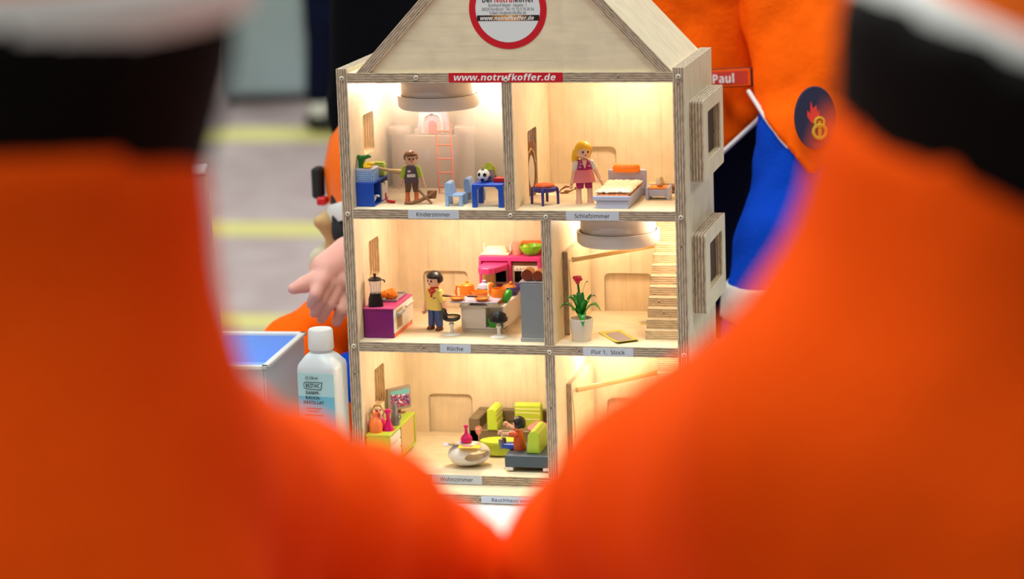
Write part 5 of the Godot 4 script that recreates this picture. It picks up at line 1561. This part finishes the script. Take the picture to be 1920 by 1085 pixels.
func people():
	# the one at the left front, seen from behind
	var a := stand("person", "person in orange jacket and helmet at the left front, seen from behind", "person", Vector3.ZERO)
	var arm := [Vector3(0.435, 1.302, 1.880), Vector3(0.446, 1.251, 1.772), Vector3(0.458, 1.194, 1.634), Vector3(0.459, 1.146, 1.497), Vector3(0.456, 1.092, 1.393), Vector3(0.521, 1.052, 1.376)]
	var j := [cap(Vector3(0.418, 1.33, 1.9), Vector3(0.423, 1.452, 1.9), 0.098, 0.098), blob(Vector3(0.38, 1.12, 1.95), Vector3(0.2, 0.3, 0.15)), cap(Vector3(0.24, 1.27, 1.93), Vector3(0.425, 1.275, 1.885), 0.085, 0.08), cap(Vector3(0.38, 0.86, 1.96), Vector3(0.38, 1.1, 1.95), 0.17, 0.17)]
	j.append_array(chain(arm, [0.078, 0.069, 0.060, 0.055, 0.053, 0.052]))
	j.append_array(chain([Vector3(0.23, 1.27, 1.92), Vector3(0.17, 1.05, 1.86), Vector3(0.22, 0.98, 1.62)], [0.085, 0.065, 0.052]))
	body("jacket", j, M.orange, a, 0.014, 0.05, [[Vector3(0.425, 1.458, 1.9), Vector3(0, 1, -0.1)], [Vector3(0, 0.78, 0), Vector3.DOWN]], 0.006)
	head_on(a, Vector3(0.425, 1.494, 1.875), 180, 8, M.hair_dark, false, true, Vector3(4, 0, -2))
	body("neck_hair", [cap(Vector3(0.425, 1.5, 1.885), Vector3(0.425, 1.40, 1.898), 0.106, 0.08)], M.hair_dark, a, 0.012, 0.02, [[Vector3(0.425, 1.523, 1.9), Vector3(0, 1, -0.05)]])
	hand_on("hand", Vector3(0.545, 1.035, 1.355), Vector3(0.585, 0.995, 1.315), Vector3(1, 0, 0), Vector3(0, -1, 0), a, 1.0)
	hand_on("hand", Vector3(0.225, 0.965, 1.58), Vector3(0.25, 0.94, 1.5), Vector3(1, 0, 0), Vector3(0, -1, 0), a, -1.0)
	legs_on(a, Vector3(0.38, 0.86, 1.96), 0.15)
	# the one at the right front
	var r := stand("person", "person in orange jacket with tilted helmet at the right front, seen from behind", "person", Vector3.ZERO)
	var arm2 := [Vector3(0.828, 1.287, 1.788), Vector3(0.780, 1.258, 1.732), Vector3(0.725, 1.226, 1.647), Vector3(0.667, 1.178, 1.524), Vector3(0.597, 1.104, 1.388), Vector3(0.515, 1.0, 1.183)]
	var k := [cap(Vector3(0.869, 1.32, 1.79), Vector3(0.88, 1.445, 1.79), 0.118, 0.096), blob(Vector3(0.93, 1.1, 1.83), Vector3(0.19, 0.3, 0.15)), cap(Vector3(0.83, 1.28, 1.79), Vector3(1.02, 1.25, 1.84), 0.1, 0.085), cap(Vector3(0.93, 0.86, 1.86), Vector3(0.93, 1.1, 1.83), 0.16, 0.17)]
	k.append_array(chain(arm2, [0.096, 0.086, 0.075, 0.066, 0.059, 0.058]))
	k.append_array(chain([Vector3(1.03, 1.24, 1.85), Vector3(1.08, 1.02, 1.78), Vector3(0.98, 0.95, 1.56)], [0.085, 0.065, 0.052]))
	body("jacket", k, M.orange, r, 0.014, 0.05, [[Vector3(0.833, 1.448, 1.80), Vector3(0.36, 0.93, -0.08)], [Vector3(0, 0.78, 0), Vector3.DOWN]], 0.006)
	head_on(r, Vector3(0.905, 1.451, 1.775), 170, 8, M.hair_dark, false, true, Vector3(4, 0, -21))
	body("neck_hair", [cap(Vector3(0.899, 1.47, 1.785), Vector3(0.876, 1.39, 1.796), 0.113, 0.09)], M.hair_dark, r, 0.012, 0.02, [[Vector3(0.905, 1.479, 1.79), Vector3(0.355, 0.93, -0.06)]])
	hand_on("hand", Vector3(0.505, 0.975, 1.15), Vector3(0.49, 0.92, 1.09), Vector3(1, 0, -0.6), Vector3(0, -1, 0), r, -1.0)
	hand_on("hand", Vector3(0.965, 0.935, 1.52), Vector3(0.94, 0.91, 1.44), Vector3(1, 0, 0), Vector3(0, -1, 0), r, 1.0)
	legs_on(r, Vector3(0.93, 0.86, 1.86), 0.15)
	# dark sleeve at the right edge
	var d := stand("person", "person in black jacket at the right edge, only the blurred sleeve visible", "person", Vector3.ZERO)
	body("jacket", [blob(Vector3(1.13, 1.15, 2.27), Vector3(0.19, 0.3, 0.13)), cap(Vector3(0.985, 1.385, 2.17), Vector3(1.26, 1.36, 2.32), 0.07, 0.08), cap(Vector3(1.13, 1.4, 2.27), Vector3(1.13, 1.46, 2.27), 0.08, 0.07), cap(Vector3(1.13, 0.86, 2.27), Vector3(1.13, 1.1, 2.27), 0.15, 0.16)] + chain([Vector3(0.958, 1.39, 2.12), Vector3(0.94, 1.22, 2.12), Vector3(0.965, 1.12, 2.11)], [0.058, 0.056, 0.05]) + chain([Vector3(1.28, 1.34, 2.33), Vector3(1.32, 1.1, 2.32), Vector3(1.25, 0.98, 2.16)], [0.075, 0.06, 0.05]), M.black_cloth, d, 0.016, 0.03, [[Vector3(0, 0.78, 0), Vector3.DOWN]])
	head_on(d, Vector3(1.13, 1.6, 2.25), 190, 0, M.hair_dark)
	hand_on("hand", Vector3(0.97, 1.09, 2.11), Vector3(0.985, 1.03, 2.1), Vector3(0, 0, 1), Vector3(0.6, -0.5, 0), d, 1.0)
	legs_on(d, Vector3(1.13, 0.86, 2.27), 0.13)
	instructor()
	kid()
	helper()


func instructor():
	# orange and blue uniform, to the right behind the house, facing us
	var p := stand("person", "person in orange and blue uniform with name tag behind the house on the right", "person", Vector3.ZERO)
	var torso := [blob(Vector3(0.265, 1.17, -0.605), Vector3(0.185, 0.27, 0.125)), cap(Vector3(0.12, 1.33, -0.6), Vector3(0.41, 1.33, -0.58), 0.075, 0.08), cap(Vector3(0.26, 0.86, -0.6), Vector3(0.265, 1.1, -0.6), 0.145, 0.15), cap(Vector3(0.265, 1.36, -0.6), Vector3(0.265, 1.43, -0.6), 0.07, 0.062)]
	var arm := [Vector3(0.462, 1.315, -0.56), Vector3(0.505, 1.20, -0.515), Vector3(0.5, 1.09, -0.465), Vector3(0.462, 0.97, -0.425), Vector3(0.452, 0.90, -0.41), Vector3(0.44, 0.845, -0.395)]
	var rad := [0.078, 0.066, 0.060, 0.055, 0.055, 0.05]
	var q0 := Vector3(0.435, 1.15, -0.45)
	var q1 := Vector3(0.513, 1.066, -0.42)
	var e := (q1 - q0).normalized()
	var n0 := Vector3(e.y, -e.x, 0).normalized()
	if n0.y > 0:
		n0 = -n0
	# under all of it the blue jacket, then the orange yoke and sleeve cut to their hems
	var blue := torso.duplicate()
	body("blue_jacket", blue, M.navy, p, 0.014, 0.04, [[Vector3(0, 0.78, 0), Vector3.DOWN]])
	body("blue_sleeve", chain(arm, rad), M.blue_cloth, p, 0.009, 0.03, [], 0.02)
	body("blue_sleeve", chain([Vector3(0.09, 1.31, -0.58), Vector3(0.055, 1.09, -0.62), Vector3(0.09, 0.9, -0.72)], [0.075, 0.06, 0.05]), M.blue_cloth, p, 0.014, 0.03)
	var big := []
	for c in torso:
		big.append(blob(c[1], c[2] + Vector3.ONE * 0.008) if c[0] == 1 else cap(c[1], c[2], c[3] + 0.008, c[4] + 0.008))
	var h0 := Vector3(0.384, 1.083, -0.477)
	var h1 := Vector3(0.425, 1.12, -0.477)
	var he := (h1 - h0).normalized()
	var yoke := body("orange_yoke", big, M.orange_bright, p, 0.009, 0.04, [[h0, Vector3(he.y, -he.x, 0)]], 0.018)
	var wide := []
	for i in 4:
		wide.append(cap(arm[i], arm[i + 1], rad[i] + 0.007, rad[i + 1] + 0.007))
	body("orange_sleeve", wide, M.orange_bright, p, 0.0065, 0.03, [[q0, n0], [q1, Vector3(0.62, -0.78, 0)]], 0.016)
	body("orange_sleeve", [cap(Vector3(0.09, 1.31, -0.58), Vector3(0.062, 1.15, -0.61), 0.083, 0.07)], M.orange_bright, p, 0.014, 0.03)
	body("reflective_band", chain(arm, rad.map(func(v): return v + 0.004)), M.reflective, p, 0.007, 0.03, [[Vector3(0.452, 0.876, -0.41), Vector3(0.0, -1, 0.0)], [Vector3(0.452, 0.924, -0.41), Vector3(0.0, 1, 0.0)]], 0.02)
	B.new(1.0).tube([q0 + Vector3(-0.014, 0.016, -0.02), q0.lerp(q1, 0.2) + Vector3(0, 0, 0.014), q0.lerp(q1, 0.45) + Vector3(0, 0, 0.024), q0.lerp(q1, 0.75) + Vector3(0, 0, 0.026), q1 + Vector3(0, 0, 0.018)], [0.0032], 8).put("piping", M.piping, p)
	B.new(1.0).tube([h0 + Vector3(-0.06, -0.05, 0.006), h0 + Vector3(0, 0, 0.0), h1 + Vector3(0, 0, -0.018), h1 + Vector3(0.03, 0.03, -0.05)], [0.0032], 8).put("piping", M.piping, p)
	# name tag
	var g := B.new(1.0)
	g.xf = Transform3D(Basis.from_euler(Vector3(-0.03, 0.22, 0.02)), Vector3(0.386, 1.183, -0.468))
	g.box(Vector3(-0.045, -0.0125, -0.006), Vector3(0.045, 0.0125, 0.0), 0.001)
	var tagm := g.put("name_tag", M.rubber, p)
	var g2 := B.new(1.0)
	g2.xf = g.xf
	g2.box(Vector3(-0.044, -0.0112, -0.001), Vector3(0.038, 0.0115, 0.0006), 0.0004)
	g2.put("tag_frame", M.orange_bright, tagm)
	g2 = B.new(1.0)
	g2.xf = g.xf
	g2.box(Vector3(-0.042, -0.0088, -0.001), Vector3(0.0345, 0.0092, 0.001), 0.0004)
	g2.put("tag_field", M.red_tag, tagm)
	var w := words("Paul", 0.0115, M.print_white, tagm, g.xf * Vector3(0.002, -0.0005, 0.0018), true, 0.0, 0.028, "lettering", 0.0006)
	w.basis = g.xf.basis * Basis.from_scale(Vector3(w.scale.x, 1, 1))
	# round badge on the sleeve
	var bd := B.new(1.0)
	bd.xf = Transform3D(Basis.from_euler(Vector3(-0.12, 0.30, 0)), Vector3(0.519, 1.142, -0.389))
	bd.prism(disc(Vector2.ZERO, 0.027, 0.0405, 40), -0.008, 0.0, 0.0012)
	var badge := bd.put("sleeve_badge", M.badge, p)
	var fl := B.new(1.0)
	fl.xf = bd.xf
	fl.prism(PackedVector2Array([Vector2(-0.006, 0.022), Vector2(-0.003, 0.012), Vector2(0.001, 0.016), Vector2(0.003, 0.006), Vector2(0.005, 0.010), Vector2(0.0055, 0.0), Vector2(0.001, -0.008), Vector2(-0.006, -0.006), Vector2(-0.011, 0.002), Vector2(-0.0105, 0.010), Vector2(-0.007, 0.006)]), -0.001, 0.0008)
	fl.put("flame", M.flame, badge)
	var ringb := B.new(1.0)
	ringb.xf = bd.xf
	var rp := []
	for i in 21:
		var an := TAU * i / 20
		rp.append(Vector3(0.005 + cos(an) * 0.0085, -0.018 + sin(an) * 0.0085, 0.001))
	ringb.tube(rp, [0.0022], 8)
	var rq := []
	for i in 15:
		var an := TAU * i / 14
		rq.append(Vector3(0.005 + cos(an) * 0.006, -0.006 + sin(an) * 0.006, 0.001))
	ringb.tube(rq, [0.0018], 8)
	ringb.box(Vector3(0.003, -0.024, 0.0), Vector3(0.007, -0.004, 0.0018), 0.0)
	ringb.put("ring_emblem", M.olive, badge)
	head_on(p, Vector3(0.265, 1.545, -0.585), 8, 14, M.hair_dark)
	hand_on("hand", Vector3(0.437, 0.825, -0.385), Vector3(0.43, 0.81, -0.31), Vector3(1, 0, 0), Vector3(0, -0.4, 0.6), p, 1.0)
	hand_on("hand", Vector3(0.093, 0.87, -0.735), Vector3(0.1, 0.8, -0.75), Vector3(0, 0, 1), Vector3(0.6, -0.4, 0), p, 1.0)
	legs_on(p, Vector3(0.26, 0.86, -0.6), 0.15, 0.0, Vector3(0, 0, 1))


func kid():
	var p := stand("person", "child in orange helmet behind the left side of the house, one hand held out", "person", Vector3.ZERO)
	body("jacket", [blob(Vector3(0.03, 0.72, -0.62), Vector3(0.16, 0.25, 0.12)), cap(Vector3(-0.06, 0.87, -0.56), Vector3(0.12, 0.87, -0.56), 0.065, 0.065)] + chain([Vector3(-0.06, 0.885, -0.52), Vector3(-0.152, 0.842, -0.262), Vector3(-0.088, 0.795, -0.215)], [0.062, 0.052, 0.046]) + chain([Vector3(0.14, 0.865, -0.55), Vector3(0.155, 0.955, -0.365), Vector3(0.0, 0.99, -0.292)], [0.062, 0.05, 0.038]), M.orange_bright, p, 0.010, 0.03, [], 0.014)
	body("cuff", [cap(Vector3(-0.072, 0.815, -0.225), Vector3(-0.03, 0.83, -0.245), 0.042, 0.04)], M.blue_cloth, p, 0.008, 0.01)
	hand_on("hand", Vector3(-0.025, 0.80, -0.25), Vector3(0.04, 0.785, -0.26), Vector3(0, 0, 1), Vector3(0, -1, 0), p, 1.0)
	# the other hand comes out in front of the face, past the corner of the house
	var w := Vector3(-0.0710, 0.9810, -0.2520)
	var f := [cap(Vector3(-0.01, 0.99, -0.30), w, 0.027, 0.026), cap(w, Vector3(-0.0910, 0.9710, -0.2130), 0.026, 0.021), cap(w + Vector3(0.0, -0.022, 0.01), Vector3(-0.0760, 0.9500, -0.2120) + Vector3(0.004, 0.006, -0.004), 0.022, 0.013), cap(Vector3(-0.0910, 0.9710, -0.2130), Vector3(-0.0900, 0.9600, -0.1900), 0.018, 0.011)]
	f.append_array(chain([Vector3(-0.0950, 0.9620, -0.2000), Vector3(-0.1110, 0.9570, -0.1840), Vector3(-0.1220, 0.9540, -0.1700)], [0.0135, 0.0105, 0.0075]))
	for q in [[Vector3(-0.0900, 0.9600, -0.1900), Vector3(-0.0940, 0.9460, -0.1750), Vector3(-0.1030, 0.9320, -0.1810)], [Vector3(-0.0830, 0.9560, -0.2010), Vector3(-0.0910, 0.9370, -0.1850), Vector3(-0.1020, 0.9190, -0.1890)], [Vector3(-0.0760, 0.9500, -0.2120), Vector3(-0.0840, 0.9290, -0.1950), Vector3(-0.0960, 0.9090, -0.1990)], [Vector3(-0.0690, 0.9410, -0.2230), Vector3(-0.0710, 0.9200, -0.2070), Vector3(-0.0800, 0.9020, -0.2120)]]:
		f.append_array(chain(q, [0.0092, 0.0082, 0.0066]))
	body("hand", f, M.skin, p, 0.003, 0.003)
	head_on(p, Vector3(-0.043, 1.0, -0.44), 10, 12, M.hair_blond, false, true, Vector3(-4, 0, 16))
	var st := []
	for i in 9:
		var x := -0.124 - 0.005 * (i % 5)
		var z := -0.395 - 0.008 * (i / 5)
		st.append_array(chain([Vector3(x + 0.012, 1.03 - 0.003 * i, z), Vector3(x - 0.008 - 0.002 * (i % 3), 1.0, z + 0.004), Vector3(x + 0.004, 0.978 - 0.003 * (i % 4), z), Vector3(x - 0.004 * (i % 3), 0.953 - 0.004 * (i % 5), z + 0.003)], [0.006, 0.0075, 0.0065, 0.004]))
	body("hair_tuft", st, M.hair_blond, p, 0.0042, 0.003)
	body("fur_collar", chain([Vector3(-0.135, 0.972, -0.42), Vector3(-0.152, 0.945, -0.41), Vector3(-0.165, 0.915, -0.40)], [0.018, 0.021, 0.012]), mat(c8(206, 196, 170), 0.95), p, 0.0045, 0.01, [], 0.016)
	body("chin_strap", chain([Vector3(-0.118, 1.035, -0.385), Vector3(-0.112, 0.99, -0.375), Vector3(-0.09, 0.955, -0.37)], [0.016, 0.018, 0.014]), M.rubber, p, 0.006, 0.008)
	B.new(1.0).at(Vector3(-0.158, 1.052, -0.41)).box(Vector3(-0.007, -0.022, -0.012), Vector3(0.006, 0.02, 0.012), 0.003).put("lamp_clip", M.rubber, p)
	B.new(1.0).at(Vector3(-0.152, 1.027, -0.40)).box(Vector3(-0.005, -0.005, -0.008), Vector3(0.008, 0.006, 0.008), 0.002).put("clip_catch", M.p_red, p)
	body("trousers", [cap(Vector3(-0.05, 0.5, -0.66), Vector3(0.11, 0.5, -0.66), 0.11, 0.11)] + chain([Vector3(-0.05, 0.48, -0.64), Vector3(-0.06, 0.46, -0.3), Vector3(-0.06, 0.1, -0.3)], [0.085, 0.065, 0.055]) + chain([Vector3(0.11, 0.48, -0.64), Vector3(0.12, 0.46, -0.3), Vector3(0.12, 0.1, -0.3)], [0.085, 0.065, 0.055]), M.navy, p, 0.016, 0.04)
	for x in [-0.06, 0.12]:
		body("boot", [cap(Vector3(x, 0.05, -0.31), Vector3(x, 0.04, -0.2), 0.048, 0.04)], M.black, p, 0.012, 0.02)
	var s := stand("stool", "plain stool that the child in the orange helmet sits on", "stool", Vector3(0.03, 0, -0.68))
	B.new(1.0).lathe([Vector2(0, 0.36), Vector2(0.16, 0.36), Vector2(0.17, 0.37), Vector2(0.165, 0.392), Vector2(0, 0.395)], 28).put("seat", M.p_brown, s)
	for i in 4:
		var an := TAU * i / 4 + 0.78
		B.new(1.0).tube([Vector3(cos(an) * 0.11, 0.36, sin(an) * 0.11), Vector3(cos(an) * 0.15, 0, sin(an) * 0.15)], [0.014], 10).put("leg", M.p_brown, s)


func helper():
	# dark clothes, behind the roof
	var p := stand("person", "person in black clothes standing behind the roof of the dollhouse", "person", Vector3.ZERO)
	body("jacket", [blob(Vector3(-0.005, 1.12, -0.95), Vector3(0.265, 0.33, 0.15)), cap(Vector3(-0.15, 1.36, -0.95), Vector3(0.16, 1.36, -0.95), 0.1, 0.1), cap(Vector3(-0.005, 1.4, -0.95), Vector3(-0.005, 1.5, -0.95), 0.085, 0.07)] + chain([Vector3(-0.2, 1.33, -0.93), Vector3(-0.22, 1.08, -0.92), Vector3(-0.17, 0.88, -0.85)], [0.085, 0.065, 0.05]) + chain([Vector3(0.19, 1.33, -0.95), Vector3(0.2, 1.07, -0.95), Vector3(0.12, 0.9, -0.87)], [0.085, 0.065, 0.05]), M.black_cloth, p, 0.016, 0.04, [[Vector3(0, 0.78, 0), Vector3.DOWN]])
	hand_on("hand", Vector3(0.115, 0.87, -0.855), Vector3(0.10, 0.80, -0.84), Vector3(0, 0, 1), Vector3(-0.6, -0.4, 0), p, 1.0)
	hand_on("hand", Vector3(-0.165, 0.85, -0.84), Vector3(-0.15, 0.78, -0.82), Vector3(0, 0, 1), Vector3(0.6, -0.4, 0), p, 1.0)
	head_on(p, Vector3(-0.005, 1.62, -0.93), 0, 16, M.hair_dark)
	legs_on(p, Vector3(-0.005, 0.86, -0.95), 0.15, 0.0, Vector3(0, 0, 1), M.black_cloth)


func far_things():
	var g := stand("grey_cabinet", "large pale grey cabinet standing out of focus on the hall floor", "cabinet", Vector3(-3.12, 0, -9.1), 12)
	B.new(1.0).box(Vector3(-0.24, 0.03, -0.3), Vector3(0.2, 1.15, 0.3), 0.03).put("body", M.far_grey, g)
	B.new(1.0).box(Vector3(0.2, 0.03, -0.3), Vector3(0.3, 1.15, 0.3), 0.02).put("side_cover", M.plaster, g)
	for x in [-0.18, 0.24]:
		B.new(1.0).at(Vector3(x, 0.03, 0.24), Vector3(0, 0, 90)).lathe([Vector2(0, -0.015), Vector2(0.03, -0.015), Vector2(0.03, 0.015), Vector2(0, 0.015)], 16).put("caster", M.rubber, g)
		B.new(1.0).at(Vector3(x, 0.03, -0.24), Vector3(0, 0, 90)).lathe([Vector2(0, -0.015), Vector2(0.03, -0.015), Vector2(0.03, 0.015), Vector2(0, 0.015)], 16).put("caster", M.rubber, g)
	for q in [[-2.50, -8.0, M.navy, M.navy, "person far back in navy trousers, white socks and black shoes", 0.0], [-2.25, -8.6, M.crimson, M.navy, "person far back in dark red trousers behind the roof edge", 0.3]]:
		var p := stand("person", q[4], "person", Vector3(q[0], 0, q[1]), 75)
		body("jacket", [blob(Vector3(0, 1.15, 0), Vector3(0.2, 0.3, 0.14)), cap(Vector3(-0.15, 1.36, 0), Vector3(0.15, 1.36, 0), 0.08, 0.08), cap(Vector3(0, 1.4, 0), Vector3(0, 1.46, 0), 0.07, 0.06)] + chain([Vector3(-0.19, 1.34, 0), Vector3(-0.24, 1.08, 0), Vector3(-0.2, 0.86, 0.08)], [0.075, 0.06, 0.05]) + chain([Vector3(0.19, 1.34, 0), Vector3(0.24, 1.08, 0), Vector3(0.2, 0.86, 0.08)], [0.075, 0.06, 0.05]), q[3], p, 0.024, 0.04)
		head_on(p, Vector3(0, 1.6, 0.02), 0, 0, M.hair_dark)
		for s in [-1.0, 1.0]:
			hand_on("hand", Vector3(0.2 * s, 0.83, 0.09), Vector3(0.2 * s, 0.76, 0.12), Vector3(0, 0, 1), Vector3(-s, -0.4, 0), p, 1.0)
		body("trousers", [cap(Vector3(-0.07, 0.86, 0), Vector3(0.07, 0.86, 0), 0.12, 0.12)] + chain([Vector3(-0.075, 0.82, 0), Vector3(-0.08, 0.48, 0.03), Vector3(-0.085, 0.17, 0)], [0.09, 0.07, 0.06]) + chain([Vector3(0.075, 0.82, 0), Vector3(0.08, 0.48, 0.03), Vector3(0.085, 0.17, 0)], [0.09, 0.07, 0.06]), q[2], p, 0.02, 0.04)
		for s in [-1.0, 1.0]:
			body("sock", [cap(Vector3(0.085 * s, 0.18, 0), Vector3(0.085 * s, 0.09, 0), 0.045, 0.04)], M.white, p, 0.014, 0.01)
			body("shoe", [cap(Vector3(0.085 * s, 0.045, -0.03), Vector3(0.085 * s, 0.04, 0.13), 0.045, 0.038)], M.black, p, 0.014, 0.02)
